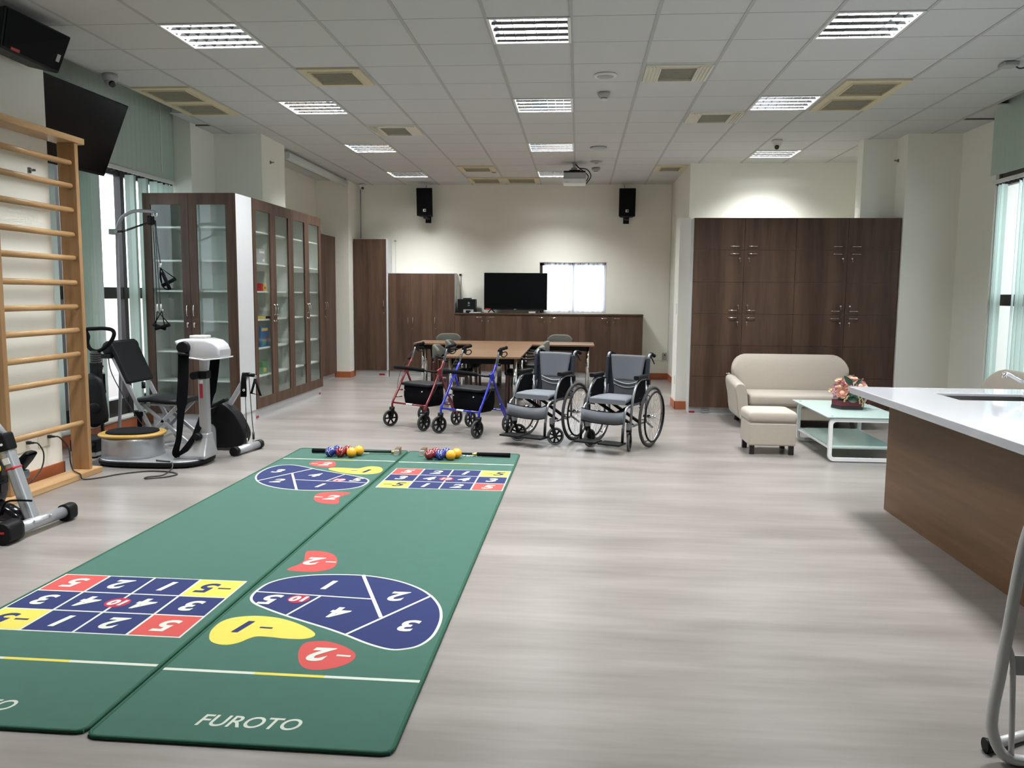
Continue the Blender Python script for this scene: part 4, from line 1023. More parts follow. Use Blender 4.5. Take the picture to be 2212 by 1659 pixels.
stick(-0.585, -1.36, 7.29, 7.32, 'mallet on the right mat, black grip at its right end', True)

# ================================================================== WALL BARS
t = thing('wall_bars', 'light wood exercise wall bars standing against the cream pillar', 'wall bars', (-3.93, 5.8, 0))
for y, nm in ((6.262, 'upright'), (5.335, 'upright')):
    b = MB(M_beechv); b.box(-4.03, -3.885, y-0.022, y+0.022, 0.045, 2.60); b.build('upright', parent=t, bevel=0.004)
b = MB(M_beech); b.box(-4.06, -3.875, 5.22, 6.36, 2.60, 2.648); b.build('top_rail', parent=t, bevel=0.005)
b = MB(M_beech); b.box(-4.02, -3.85, 5.22, 6.37, 0.0, 0.044); b.build('base_rail', parent=t, bevel=0.005)
for z in (2.445, 2.270, 2.085, 1.897, 1.717, 1.527, 1.340, 1.157, 0.968, 0.784, 0.42):
    b = MB(M_beech); n = 16; R_ = (0.022, 0.019)
    b.loft([[(-3.93+math.cos(2*PI*k/n)*R_[1], y, z+math.sin(2*PI*k/n)*R_[0]) for k in range(n)] for y in (5.358, 6.245)], smooth=True); b.build('rung', parent=t)
# sockets with plugs on the pillar
for (y, lab) in ((5.80, 'pale double outlet low on the pillar with a black plug, left of the pair'), (6.05, 'pale outlet low on the pillar with a black plug, right of the pair')):
    t = thing('wall_outlet', lab, 'outlet', (-4.113, y, 0.33)); z = 0.31
    b = MB(M_ventw); b.box(-4.113, -4.105, y-0.095, y+0.045, z-0.045, z+0.065); b.build('plate', parent=t, bevel=0.002)
def plugc(y, z, pts, label):
    t = thing('power_cord', label, 'cord', (-4.09, y, z))
    b = MB(M_cable); b.box(-4.104, -4.075, y-0.012, y+0.012, z-0.012, z+0.012); b.box(-4.075, -4.05, y-0.009, y+0.009, z-0.008, z+0.008); b.build('plug', parent=t, bevel=0.003)
    b = MB(M_cable); b.tube([(-4.05, y, z)]+pts, 0.0055, 8, sm=6); b.build('cable', parent=t)
plugc(5.82, 0.33, [(-4.02, 5.83, 0.32), (-3.99, 5.84, 0.24), (-4.0, 5.80, 0.12), (-4.03, 5.62, 0.03), (-4.05, 5.3, 0.008), (-3.95, 5.0, 0.008)], 'short black cord from the left pillar outlet down behind the cycle machine')
plugc(6.07, 0.335, [(-4.01, 6.06, 0.335), (-3.99, 6.09, 0.29), (-3.98, 6.133, 0.22), (-3.98, 6.145, 0.12), (-3.96, 6.14, 0.06), (-3.88, 6.07, 0.054), (-3.842, 6.05, 0.045), (-3.82, 6.05, 0.008), (-3.73, 6.12, 0.007), (-3.65, 6.26, 0.007), (-3.5, 6.39, 0.007), (-3.36, 6.40, 0.007), (-3.26, 6.37, 0.007), (-3.19, 6.30, 0.007), (-3.24, 6.20, 0.007), (-3.36, 6.13, 0.007), (-3.37, 6.19, 0.007), (-3.29, 6.27, 0.007), (-3.29, 6.42, 0.03), (-3.33, 6.50, 0.062)], 'long black cord running from the pillar across the floor to the vibration platform')

# ================================================================== VIBRATION BELT MACHINE
t = thing('belt_massager', 'silver vibration platform machine with yellow rim, console column and black belts', 'exercise machine', (-3.5, 6.75, 0))
def stad(cx, cy, w, h, p=2.6, n=40, rot=0):
    out = []
    for k in range(n):
        a = 2*PI*k/n; c, s_ = math.cos(a), math.sin(a)
        x = math.copysign(abs(c)**(2/p), c)*w/2; y = math.copysign(abs(s_)**(2/p), s_)*h/2
        out.append((cx+x*math.cos(rot)-y*math.sin(rot), cy+x*math.sin(rot)+y*math.cos(rot)))
    return out
BC = (-3.605, 6.80); 
b = MB(M_black); b.loft([[(x, y, z) for x, y in stad(*BC, 0.93*s, 0.60*s, 3.2)] for z, s in ((0.012, 0.97), (0.02, 1.0), (0.045, 1.0), (0.05, 0.985))]); b.build('base_rim', parent=t)
b = MB(M_silver); b.loft([[(x, y, z) for x, y in stad(*BC, 0.93*s, 0.60*s, 3.2)] for z, s in ((0.049, 0.975), (0.058, 0.95))]); b.build('base_plate', parent=t)
DC = (-3.825, 6.80)
b = MB(M_silver); b.loft([[(x, y, z) for x, y in stad(*DC, 0.475*s, 0.47*s, 2.5)] for z, s in ((0.055, 1.03), (0.10, 1.0), (0.20, 0.985), (0.232, 0.98))]); b.build('drum', parent=t)
b = MB(M_yellow); b.loft([[(x, y, z) for x, y in stad(*DC, 0.545*s, 0.49*s, 2.3, rot=0.18)] for z, s in ((0.232, 0.90), (0.236, 0.985), (0.246, 1.0), (0.256, 0.985), (0.260, 0.90))]); b.build('yellow_rim', parent=t)
b = MB(M_foam); b.loft([[(x, y, z) for x, y in stad(*DC, 0.43*s, 0.38*s, 2.3, rot=0.18)] for z, s in ((0.259, 1.0), (0.272, 0.97), (0.278, 0.80))]); b.build('foot_pad', parent=t)
CX, CY = -3.165, 6.78
b = MB(M_silver)
b.loft([[(CX-0.21*s1, CY-0.13, z), (CX+0.05, CY-0.13, z), (CX+0.05, CY+0.13, z), (CX-0.21*s1, CY+0.13, z)] if z < 0.1 else [(CX-0.17*s1-0.03, CY-0.05-0.08*s1, z), (CX+0.045, CY-0.05-0.08*s1, z), (CX+0.045, CY+0.05+0.08*s1, z), (CX-0.17*s1-0.03, CY+0.05+0.08*s1, z)] for z, s1 in ((0.057, 1.0), (0.085, 0.92), (0.13, 0.72), (0.18, 0.42), (0.23, 0.15), (0.27, 0.02))], smooth=False); b.build('column_foot', parent=t, bevel=0.012)
b = MB(M_silver); b.box(CX-0.038, CX+0.038, CY-0.038, CY+0.038, 0.20, 0.76); b.build('column', parent=t, bevel=0.01)
b = MB(M_silverl); b.box(CX-0.026, CX+0.026, CY-0.026, CY+0.026, 0.76, 0.97); b.build('inner_column', parent=t, bevel=0.006)
b = MB(M_black); b.box(CX-0.045, CX+0.045, CY-0.05, CY+0.045, 0.735, 0.80); b.cyl((CX-0.04, CY-0.05, 0.765), (CX-0.05, CY-0.10, 0.765), 0.034, n=16); b.build('clamp_knob', parent=t, bevel=0.005)
b = MB(M_black); b.cyl((CX-0.03, CY-0.06, 0.245), (CX-0.035, CY-0.11, 0.245), 0.033, 0.03, 14); b.cyl((CX-0.035, CY-0.11, 0.245), (CX-0.036, CY-0.12, 0.245), 0.018, n=10); b.build('lower_knob', parent=t)
b = MB(M_redst); b.box(CX-0.02, CX+0.005, CY-0.0405, CY-0.0385, 0.57, 0.69); b.build('red_label', parent=t)
b = MB(M_whst); b.box(CX-0.028, CX+0.008, CY-0.0405, CY-0.0385, 0.695, 0.725); b.build('white_label', parent=t)
# console body lofted along x
def cons(x, zb, zt, hw, r=0.03):
    return [(x, CY+u, (zb+zt)/2+v) for u, v in rr(0, 0, 2*hw, zt-zb, min(r, (zt-zb)/2-0.002), 4)]
b = MB(M_silverl)
b.loft([cons(-3.385, 1.035, 1.052, 0.05, 0.006), cons(-3.355, 1.012, 1.060, 0.09), cons(-3.325, 0.975, 1.068, 0.11), cons(-3.295, 0.925, 1.073, 0.12), cons(-3.23, 0.905, 1.078, 0.125), cons(-3.10, 0.90, 1.078, 0.125), cons(-3.03, 0.905, 1.062, 0.125), cons(-2.99, 0.915, 1.03, 0.12), cons(-2.97, 0.925, 0.985, 0.11, 0.015)])
b.build('console_body', parent=t)
b = MB(M_wmetal); b.loft([cons(-3.31, 0.925, 0.935, 0.135, 0.004), cons(-3.1, 0.897, 0.908, 0.14, 0.004), cons(-2.955, 0.912, 0.923, 0.125, 0.004)], smooth=False); b.build('console_trim', parent=t)
b = MB(M_plastw); b.box(-3.255, -3.115, CY-0.055, CY+0.055, 1.078, 1.102); b.build('control_panel', parent=t, bevel=0.006)
for s_ in (-1, 1):
    b = MB(M_black); b.cyl((-3.265, CY+s_*0.12, 1.005), (-3.265, CY+s_*0.17, 1.005), 0.052, 0.048, 22); b.torus((-3.27, CY+s_*0.145, 0.955), (0.15, 0, 1), 0.034, 0.012, 20, 8); b.build('belt_hub', parent=t)
b = MB(M_nylon)
def strap(pts, w=0.055, th=0.004, wd=(1, 0.3, 0)):
    P = catmull(pts, 6); wv_ = Vector(wd).normalized()*w/2
    rings = []
    for i, p in enumerate(P):
        d = (P[min(i+1, len(P)-1)]-P[max(i-1, 0)]).normalized(); nn = d.cross(wv_).normalized()*th/2
        k = 0.55+0.45*math.cos(PI*0.9*(i/len(P)))**2 if i > len(P)*0.3 else 1
        rings.append([p-wv_*k-nn, p+wv_*k-nn, p+wv_*k+nn, p-wv_*k+nn])
    b.loft(rings, smooth=False)
strap([(-3.265, CY-0.145, 0.96), (-3.27, CY-0.165, 0.70), (-3.295, CY-0.18, 0.40), (-3.32, CY-0.17, 0.24), (-3.36, CY-0.15, 0.12), (-3.35, CY-0.10, 0.065)], 0.085)
b.build('belt', parent=t)
b = MB(M_nylon)
strap([(-3.12, CY+0.14, 0.93), (-3.14, CY+0.12, 0.72), (-3.16, CY+0.06, 0.50), (-3.20, CY-0.04, 0.32), (-3.26, CY-0.10, 0.19), (-3.345, CY-0.13, 0.075)], 0.08)
b.build('belt', parent=t)
b = MB(M_cable); b.tube([(-3.36, 6.53, 0.062), (-3.45, 6.53, 0.066), (-3.49, 6.55, 0.066)], 0.006, 8, sm=4); b.build('power_inlet_lead', parent=t)
for sx in (-0.38, 0.38):
    for sy in (-0.2, 0.2):
        b = MB(M_black); b.cyl((BC[0]+sx, BC[1]+sy, 0.0), (BC[0]+sx, BC[1]+sy, 0.014), 0.02, n=12); b.build('rubber_foot', parent=t)

# ================================================================== BLACK BENCH WITH LOOP HANDLE
t = thing('exercise_bench', 'black folding exercise bench with looped handle behind the wall bars', 'exercise machine', (-4.25, 7.05, 0))
Y0 = 7.02
b = MB(M_foam); b.tube([(-4.345, Y0, 1.125), (-4.26, Y0, 1.135), (-4.17, Y0, 1.138), (-4.10, Y0, 1.125), (-4.085, Y0, 1.085), (-4.12, Y0, 1.02), (-4.19, Y0, 0.96), (-4.25, Y0, 0.935), (-4.31, Y0, 0.955), (-4.335, Y0, 1.01), (-4.325, Y0, 1.07)], 0.0165, 12, True, sm=4); b.build('loop_handle', parent=t)
b = MB(M_rubber)
for k in range(5): b.torus((-4.265, Y0, 0.915-k*0.02), (0, 0, 1), 0.036, 0.011, 22, 8)
b.cyl((-4.265, Y0, 0.82), (-4.265, Y0, 0.94), 0.034, n=18); b.build('bellows', parent=t)
b = MB(M_black); b.box(-4.305, -4.225, Y0-0.035, Y0+0.035, 0.62, 0.84); b.build('upper_post', parent=t, bevel=0.006)
def pad(cy, z0, z1, w0, w1, xc, lean, th, n=9):
    rings = []
    for k in range(n+1):
        f = k/n; z = z0+(z1-z0)*f; e = math.sqrt(max(0.02, 1-(2*abs(f-0.5))**7)); w = (w0+(w1-w0)*f)*e
        rings.append([(xc+u+lean*f, cy+v, z) for u, v in rr(0, 0, w, th*max(0.5, e), min(w, th*max(0.5, e))/2-0.002, 4)])
    return rings
b = MB(M_leather); b.loft(pad(6.93, 0.27, 0.745, 0.29, 0.20, -4.25, -0.01, 0.07)); b.build('back_pad', parent=t)
b = MB(M_black); b.sph((-4.22, 6.89, 0.44), (0.06, 0.012, 0.05), 16, 10); b.build('embossed_badge', parent=t)
b = MB(M_black); b.cyl((-4.21, 6.98, 0.05), (-4.205, 6.98, 0.32), 0.016, n=12); b.cyl((-4.215, 6.99, 0.3), (-4.225, Y0, 0.64), 0.02, n=12); b.build('lower_post', parent=t)
b = MB(M_black); b.box(-4.44, -4.20, 6.85, 7.15, 0.055, 0.17); b.build('base_box', parent=t, bevel=0.015)
b = MB(M_silver); b.box(-4.42, -4.21, 6.86, 7.14, 0.015, 0.055); b.build('base_plate', parent=t, bevel=0.006)
b = MB(M_black)
for x in (-4.40, -4.23): b.cyl((x, 6.9, 0.0), (x, 6.9, 0.016), 0.018, n=10); b.cyl((x, 7.1, 0.0), (x, 7.1, 0.016), 0.018, n=10)
b.box(-4.41, -4.22, 6.895, 6.905, 0.01, 0.016); b.box(-4.41, -4.22, 7.095, 7.105, 0.01, 0.016); b.box(-4.405, -4.395, 6.9, 7.1, 0.01, 0.016); b.build('rubber_foot', parent=t)
b = MB(M_black); b.tube([(-4.21, 6.75, 0.12), (-4.20, 6.62, 0.055), (-4.14, 6.55, 0.05)], 0.016, 10, sm=4); b.cyl((-4.125, 6.54, 0.015), (-4.125, 6.54, 0.10), 0.022, n=12); b.cyl((-4.125, 6.54, 0.085), (-4.125, 6.54, 0.10), 0.034, n=12); b.cyl((-4.125, 6.54, 0.0), (-4.125, 6.54, 0.02), 0.03, n=12); b.tube([(-4.21, 6.75, 0.12), (-4.22, 6.86, 0.13)], 0.014, 8); b.build('floor_clamp', parent=t)

# ================================================================== MULTI GYM CHAIR AND PULLEY POLE
t = thing('exercise_chair', 'grey folding exercise chair with black back pad and crossed legs', 'exercise machine', (-4.05, 7.6, 0))
def chair_side(y, m=M_silver):
    pass
b = MB(M_silver)
for y in (7.42, 7.80):
    b.bar((-4.37, y, 0.93), (-3.93, y, 0.04), 0.026, 0.038, (1, 0, 0.5))
b.bar((-4.29, 7.42, 0.78), (-4.29, 7.80, 0.78), 0.022, 0.022); b.bar((-3.95, 7.42, 0.08), (-3.95, 7.80, 0.08), 0.022, 0.022); b.build('back_frame', parent=t, bevel=0.004)
b = MB(M_silver)
for y in (7.46, 7.76):
    b.bar((-3.74, y, 0.40), (-4.12, y, 0.03), 0.024, 0.034, (1, 0, 0.5)); b.bar((-4.10, y, 0.42), (-3.66, y, 0.05), 0.024, 0.034, (1, 0, -0.5))
b.bar((-3.66, 7.46, 0.05), (-3.66, 7.76, 0.05), 0.024, 0.024); b.bar((-4.12, 7.46, 0.03), (-4.12, 7.76, 0.03), 0.024, 0.024); b.bar((-4.12, 7.46, 0.405), (-3.72, 7.46, 0.405), 0.02, 0.02); b.bar((-4.12, 7.76, 0.405), (-3.72, 7.76, 0.405), 0.02, 0.02); b.build('cross_leg', parent=t, bevel=0.004)
b = MB(M_leather)
Rb = Matrix.Rotation(math.radians(-24), 3, 'Y')
b.obox((-4.262, 7.60, 0.80), (0.045, 0.46, 0.42), Rb); b.build('back_pad', parent=t, bevel=0.02, seg=4)
b = MB(M_leather)
for y in (7.375, 7.83): b.sph((-4.36, y, 0.935), (0.055, 0.02, 0.065), 16, 10)
b.cyl((-4.36, 7.375, 0.985), (-4.36, 7.83, 0.985), 0.02, n=12); b.build('head_cap', parent=t)
b = MB(M_leather); b.loft([[(x, y, zz) for y, zz in rr(7.61, z, 0.40, 0.045, 0.02, 4)] for x, z in ((-4.14, 0.445), (-4.0, 0.455), (-3.85, 0.437), (-3.71, 0.432))], smooth=True); b.build('seat', parent=t)
b = MB(M_leather); b.cyl((-4.16, 7.62, 0.60), (-4.16, 7.62, 0.54), 0.018, n=12); b.build('pad_tab', parent=t)
b = MB(M_black); b.box(-4.42, -4.32, 7.34, 7.39, 0.845, 0.885); b.cyl((-4.41, 7.36, 0.845), (-4.41, 7.36, 0.78), 0.003, n=6); b.sph((-4.41, 7.36, 0.77), 0.012, 10, 8); b.build('arm_pivot', parent=t)
b = MB(M_whst); b.cyl((-4.41, 7.36, 0.70), (-4.41, 7.36, 0.74), 0.016, 0.010, 12); b.build('white_clip', parent=t)
b = MB(M_nylon); b.box(-4.425, -4.395, 7.345, 7.375, 0.54, 0.70); b.sph((-4.405, 7.36, 0.535), (0.02, 0.018, 0.03), 10, 8); b.tube([(-4.41, 7.36, 0.74), (-4.41, 7.36, 0.765)], 0.003, 6); b.build('strap_handle', parent=t)
b = MB(M_cable); b.tube([(-4.36, 7.38, 0.86), (-4.32, 7.36, 0.70), (-4.18, 7.37, 0.42), (-4.05, 7.38, 0.22), (-3.93, 7.40, 0.10)], 0.005, 6, sm=4); b.build('resistance_cord', parent=t)
b = MB(M_nylon); b.box(-4.14, -4.06, 7.385, 7.455, 0.30, 0.345); b.box(-4.11, -4.07, 7.385, 7.41, 0.18, 0.30); b.build('clamp', parent=t, bevel=0.006)
b = MB(M_silver); b.bar((-3.90, 7.30, 0.045), (-3.66, 7.48, 0.05), 0.018, 0.018); b.box(-3.83, -3.80, 7.32, 7.36, 0.0, 0.05); b.build('foot_bar', parent=t, bevel=0.003)
t = thing('pulley_pole', 'tall grey pole with bent top carrying a pulley and hanging black stirrup handles', 'exercise machine', (-4.43, 7.9, 0))
YP = 7.92
b = MB(M_gpaint); b.tube([(-4.60, YP, 0.02), (-4.56, YP, 0.6), (-4.545, YP, 1.2), (-4.535, YP, 1.95), (-4.525, YP, 2.08), (-4.47, YP, 2.19), (-4.36, YP, 2.245), (-4.24, YP, 2.25), (-4.13, YP, 2.24)], 0.0165, 12, sm=5); b.build('pole', parent=t)
b = MB(M_gpaint); b.box(-4.66, -4.50, YP-0.22, YP+0.22, 0.0, 0.025); b.build('foot_plate', parent=t, bevel=0.004)
b = MB(M_plastg); b.box(-4.595, -4.50, YP-0.045, YP+0.03, 2.02, 2.075); b.cyl((-4.51, YP-0.05, 2.045), (-4.51, YP-0.075, 2.045), 0.018, n=14); b.build('clamp', parent=t, bevel=0.004)
b = MB(M_black); b.box(-4.215, -4.155, YP-0.03, YP+0.03, 2.115, 2.205); b.build('pulley_block', parent=t, bevel=0.014)
b = MB(M_chrome); b.torus((-4.135, YP, 2.215), (0, 1, 0), 0.020, 0.005, 16, 6); b.torus((-4.16, YP, 2.20), (1, 0, 0), 0.016, 0.004, 16, 6); b.build('ring', parent=t)
b = MB(M_cable); b.tube([(-4.50, YP-0.05, 2.045), (-4.45, YP-0.05, 2.05)], 0.011, 8); b.tube([(-4.45, YP-0.05, 2.052), (-4.17, YP-0.02, 2.15)], 0.005, 6); b.tube([(-4.45, YP-0.05, 2.040), (-4.17, YP-0.03, 2.14)], 0.005, 6)
b.tube([(-4.16, YP-0.01, 2.14), (-4.145, YP-0.02, 1.80), (-4.14, YP-0.02, 1.30)], 0.005, 6, sm=3); b.tube([(-4.14, YP+0.01, 2.16), (-4.125, YP, 1.95), (-4.10, YP, 1.73)], 0.005, 6, sm=3); b.tube([(-4.15, YP+0.01, 2.16), (-4.135, YP, 1.8), (-4.115, YP, 1.30)], 0.004, 6, sm=3); b.build('rope', parent=t)
def stirrup(c, ang, yaw, h=0.16, w=0.15):
    """c top point, hangs down; grip bar at the bottom"""
    R_ = Matrix.Rotation(yaw, 3, 'Z') @ Matrix.Rotation(ang, 3, 'Y'); c = Vector(c)
    P = lambda x, z: c+R_ @ Vector((x, 0, z))
    m = MB(M_nylon); m.tube([P(-w/2, -h), P(0, 0), P(w/2, -h)], 0.0055, 8); 
    m2 = MB(M_foam); m2.cyl(P(-w/2, -h), P(w/2, -h), 0.017, n=14)
    m3 = MB(M_chrome); m3.torus(P(0, 0.008), (0, 1, 0), 0.010, 0.0025, 14, 6)
    return m, m2, m3
for (c, a, yw) in (((-4.10, YP-0.01, 1.70), -0.5, 0.2), ((-4.14, YP-0.02, 1.275), -0.28, 0.1), ((-4.11, YP+0.01, 1.275), 0.25, -0.3)):
    m, m2, m3 = stirrup(c, a, yw); h = m2.build('stirrup_handle', parent=t); m.build('strap', parent=h); m3.build('clip', parent=h)
h = MB(M_foam); h.cyl((-4.075, YP-0.02, 1.655), (-4.0, YP-0.03, 1.49), 0.017, n=14); h = h.build('stirrup_handle', parent=t); m = MB(M_nylon); m.tube([(-4.095, YP-0.01, 1.70), (-4.07, YP-0.02, 1.66)], 0.006, 8); m.tube([(-4.095, YP-0.01, 1.70), (-4.10, YP-0.02, 1.60), (-4.055, YP-0.03, 1.50), (-4.0, YP-0.03, 1.49)], 0.006, 8, sm=3); m.build('strap', parent=h)
b = MB(M_whst); b.cyl((-4.10, YP, 1.705), (-4.10, YP, 1.745), 0.010, n=10); b.cyl((-4.14, YP-0.02, 1.285), (-4.14, YP-0.02, 1.345), 0.007, n=8); b.cyl((-4.112, YP, 1.285), (-4.112, YP, 1.345), 0.007, n=8); b.build('white_crimp', parent=t)

# ================================================================== MINI BIKE BEHIND THE COLUMN
t = thing('recumbent_cycle', 'black cycle machine with resistance ropes beside the bookcase side panel', 'exercise machine', (-3.2, 7.5, 0))
prof = [(-3.56, 0.05), (-3.52, 0.27), (-3.46, 0.37), (-3.36, 0.44), (-3.27, 0.445), (-3.17, 0.37), (-3.10, 0.26), (-3.06, 0.15), (-3.09, 0.06), (-3.17, 0.025)]
pp = [(p.x, p.y) for p in catmull([(a, c, 0) for a, c in prof], 4, True)]
b = MB(M_black); b.prism(pp, 7.36, 7.52, 'xz'); b.build('flywheel_housing', parent=t, bevel=0.02, seg=3)
b = MB(M_silver); ar = [(-3.46, 0.0), (-3.33, 0.0)]+[(-3.395+math.cos(a*PI/10)*0.065, 0.19+math.sin(a*PI/10)*0.065) for a in range(11)]
b.prism(ar, 7.335, 7.359, 'xz'); b.build('housing_cover', parent=t, bevel=0.003)
b = MB(M_silver); b.cyl((-3.055, 7.13, 0.042), (-2.985, 7.50, 0.042), 0.036, n=20); b.build('stabiliser', parent=t)
for p, q in (((-3.062, 7.10, 0.042), (-3.052, 7.15, 0.042)), ((-2.989, 7.48, 0.042), (-2.98, 7.53, 0.042))):
    b = MB(M_black); b.cyl(p, q, 0.042, n=22); b.build('end_cap', parent=t)
b = MB(M_silver); b.bar((-3.14, 7.42, 0.04), (-3.01, 7.36, 0.045), 0.05, 0.04); b.bar((-3.27, 7.45, 0.36), (-3.06, 7.45, 0.70), 0.04, 0.04, (0, 1, 0)); b.build('arm_frame', parent=t, bevel=0.004)
b = MB(M_black); b.cyl((-3.10, 7.44, 0.71), (-2.985, 7.44, 0.70), 0.017, n=12); b.box(-3.075, -3.035, 7.42, 7.46, 0.69, 0.725); b.build('cross_arm', parent=t)
b = MB(M_nylon); b.loft([[(x, y, z) for x, y in rr(-3.085+d, 7.42, w, 0.03, 0.012, 4)] for z, w, d in ((0.70, 0.03, 0.0), (0.66, 0.045, 0.002), (0.58, 0.055, 0), (0.50, 0.055, -0.002))]); b.build('strap_handle', parent=t)
b = MB(M_whst); b.torus((-3.077, 7.402, 0.565), (0, 1, 0), 0.009, 0.003, 14, 6); b.build('maker_mark', parent=t)
b = MB(M_foam); P3 = [(-2.972, 7.42, 0.67), (-2.925, 7.42, 0.515), (-3.012, 7.42, 0.535)]; b.tube([P3[0], P3[1], P3[2], P3[0]], 0.0125, 10); b.build('stirrup_handle', parent=t)
b = MB(M_chrome); b.torus((-2.975, 7.43, 0.685), (0, 1, 0), 0.014, 0.003, 14, 6); b.build('ring', parent=t)
b = MB(M_cable); b.tube([(-3.07, 7.42, 0.50), (-3.065, 7.42, 0.11)], 0.004, 6); b.tube([(-3.04, 7.44, 0.69), (-3.02, 7.44, 0.3), (-3.01, 7.44, 0.16)], 0.004, 6, sm=3); b.cyl((-3.01, 7.44, 0.10), (-3.01, 7.44, 0.165), 0.011, n=10); b.build('rope', parent=t)
b = MB(M_chrome); b.cyl((-3.01, 7.44, 0.05), (-3.01, 7.44, 0.11), 0.007, n=8); b.cyl((-3.065, 7.42, 0.05), (-3.065, 7.42, 0.11), 0.007, n=8); b.build('anchor', parent=t)
b = MB(M_black); b.cyl((-3.38, 7.32, 0.40), (-3.38, 7.36, 0.40), 0.06, n=20); b.build('crank_hub', parent=t)
b = MB(M_black); b.bar((-3.34, 7.30, 0.42), (-3.19, 7.28, 0.495), 0.07, 0.03); b.build('pedal', parent=t, bevel=0.01)
b = MB(M_gunmet); b.bar((-3.40, 7.31, 0.38), (-3.30, 7.31, 0.43), 0.02, 0.02); b.build('crank', parent=t)

# ================================================================== CYCLE MACHINE AT THE LEFT EDGE
t = thing('upright_cycle', 'grey and black cycle machine with yellow trim cut by the left picture edge', 'exercise machine', (-3.3, 4.75, 0))
b = MB(M_silver); b.cyl((-3.285, 4.50, 0.062), (-3.25, 4.95, 0.062), 0.036, n=22); b.build('stabiliser', parent=t)
b = MB(M_black); b.loft([[(-3.29+u*1.1, y, 0.066+v) for u, v in rr(0, 0, 0.10, 0.125, 0.04, 5)] for y in (4.39, 4.41, 4.50, 4.525)]); b.build('wheel_cap', parent=t)
b = MB(M_redst); b.box(-3.30, -3.262, 4.385, 4.389, 0.07, 0.082); b.build('red_mark', parent=t)
b = MB(M_black); b.loft([[(-3.247+u, y, 0.055+v) for u, v in rr(0, 0, 0.085, 0.105, 0.035, 5)] for y in (4.915, 4.93, 4.985, 5.0)]); b.build('end_cap', parent=t)
b = MB(M_chrome); b.sph((-3.235, 4.62, 0.085), 0.008, 8, 6); b.sph((-3.228, 4.76, 0.085), 0.008, 8, 6); b.bar((-3.238, 4.62, 0.075), (-3.23, 4.76, 0.075), 0.004, 0.004); b.build('bolt', parent=t)
b = MB(M_silver); b.bar((-3.285, 4.68, 0.06), (-3.435, 4.68, 0.52), 0.062, 0.085, (0, 1, 0)); b.build('front_post', parent=t, bevel=0.02, seg=3)
b = MB(M_black); b.bar((-3.425, 4.68, 0.50), (-3.455, 4.68, 0.605), 0.075, 0.10, (0, 1, 0)); b.bar((-3.43, 4.66, 0.58), (-3.48, 4.66, 0.585), 0.05, 0.06); b.build('post_joint', parent=t, bevel=0.015, seg=3)
b = MB(M_whst); b.cyl((-3.425, 4.628, 0.545), (-3.423, 4.622, 0.545), 0.008, n=8); b.build('rivet', parent=t)
b = MB(M_greytube); b.cyl((-3.45, 4.68, 0.59), (-3.62, 4.66, 0.82), 0.030, n=18); b.build('handle_tube', parent=t)
PQ = lambda f: Vector((-3.285, 4.68, 0.06)).lerp(Vector((-3.435, 4.68, 0.52)), f)
b = MB(M_redst); b.bar(PQ(0.70), PQ(0.755), 0.065, 0.088, (0, 1, 0)); b.build('red_band', parent=t, bevel=0.02, seg=3)
b = MB(M_whst); b.bar(PQ(0.79), PQ(0.87), 0.040, 0.088, (0, 1, 0)); b.build('white_label', parent=t)
b = MB(M_blackg); cw_ = [(-3.70+math.cos(a*PI/16)*0.25, 0.30+math.sin(a*PI/16)*0.25) for a in range(32)]; b.prism(cw_, 4.62, 4.72, 'xz'); b.build('flywheel_housing', parent=t, bevel=0.02, seg=3)
b = MB(M_yelp); b.torus((-3.70, 4.60, 0.30), (0, 1, 0), 0.235, 0.012, 48, 8); b.build('yellow_trim', parent=t)
b = MB(M_blackg); b.loft([[(x, 4.66+v, z+u) for u, v in rr(0, 0, h, 0.10, 0.03, 4)] for x, z, h in ((-3.55, 0.15, 0.14), (-3.42, 0.12, 0.10), (-3.32, 0.08, 0.06))]); b.build('lower_fairing', parent=t)
b = MB(M_black); b.loft([[(x, 4.86+v, z+u) for u, v in rr(0, 0, h, 0.09, 0.02, 4)] for x, z, h in ((-3.50, 0.36, 0.03), (-3.47, 0.38, 0.08), (-3.42, 0.43, 0.07), (-3.395, 0.445, 0.03))]); b.build('pedal', parent=t)
b = MB(M_gunmet); b.box(-3.49, -3.43, 4.80, 4.88, 0.29, 0.345); b.bar((-3.60, 4.78, 0.30), (-3.46, 4.80, 0.33), 0.03, 0.03); b.build('crank', parent=t, bevel=0.01)
b = MB(M_black); b.bar((-3.60, 4.64, 0.52), (-3.46, 4.64, 0.30), 0.06, 0.05); b.build('frame_tube', parent=t, bevel=0.01)
b = MB(M_yelp); b.box(-3.50, -3.41, 4.56, 4.60, 0.39, 0.43); b.build('yellow_knob', parent=t, bevel=0.012)
b = MB(M_nylon); b.tube([(-3.44, 4.60, 0.12), (-3.40, 4.60, 0.20), (-3.34, 4.62, 0.21), (-3.26, 4.64, 0.205)], 0.006, 8, sm=4); b.build('cable', parent=t)
b = MB(M_silver); b.bar((-3.29, 4.68, 0.06), (-4.0, 4.68, 0.07), 0.06, 0.05); b.build('base_beam', parent=t, bevel=0.008)
b = MB(M_silver); b.cyl((-4.0, 4.45, 0.04), (-4.0, 4.92, 0.04), 0.038, n=18); b.build('rear_stabiliser', parent=t)

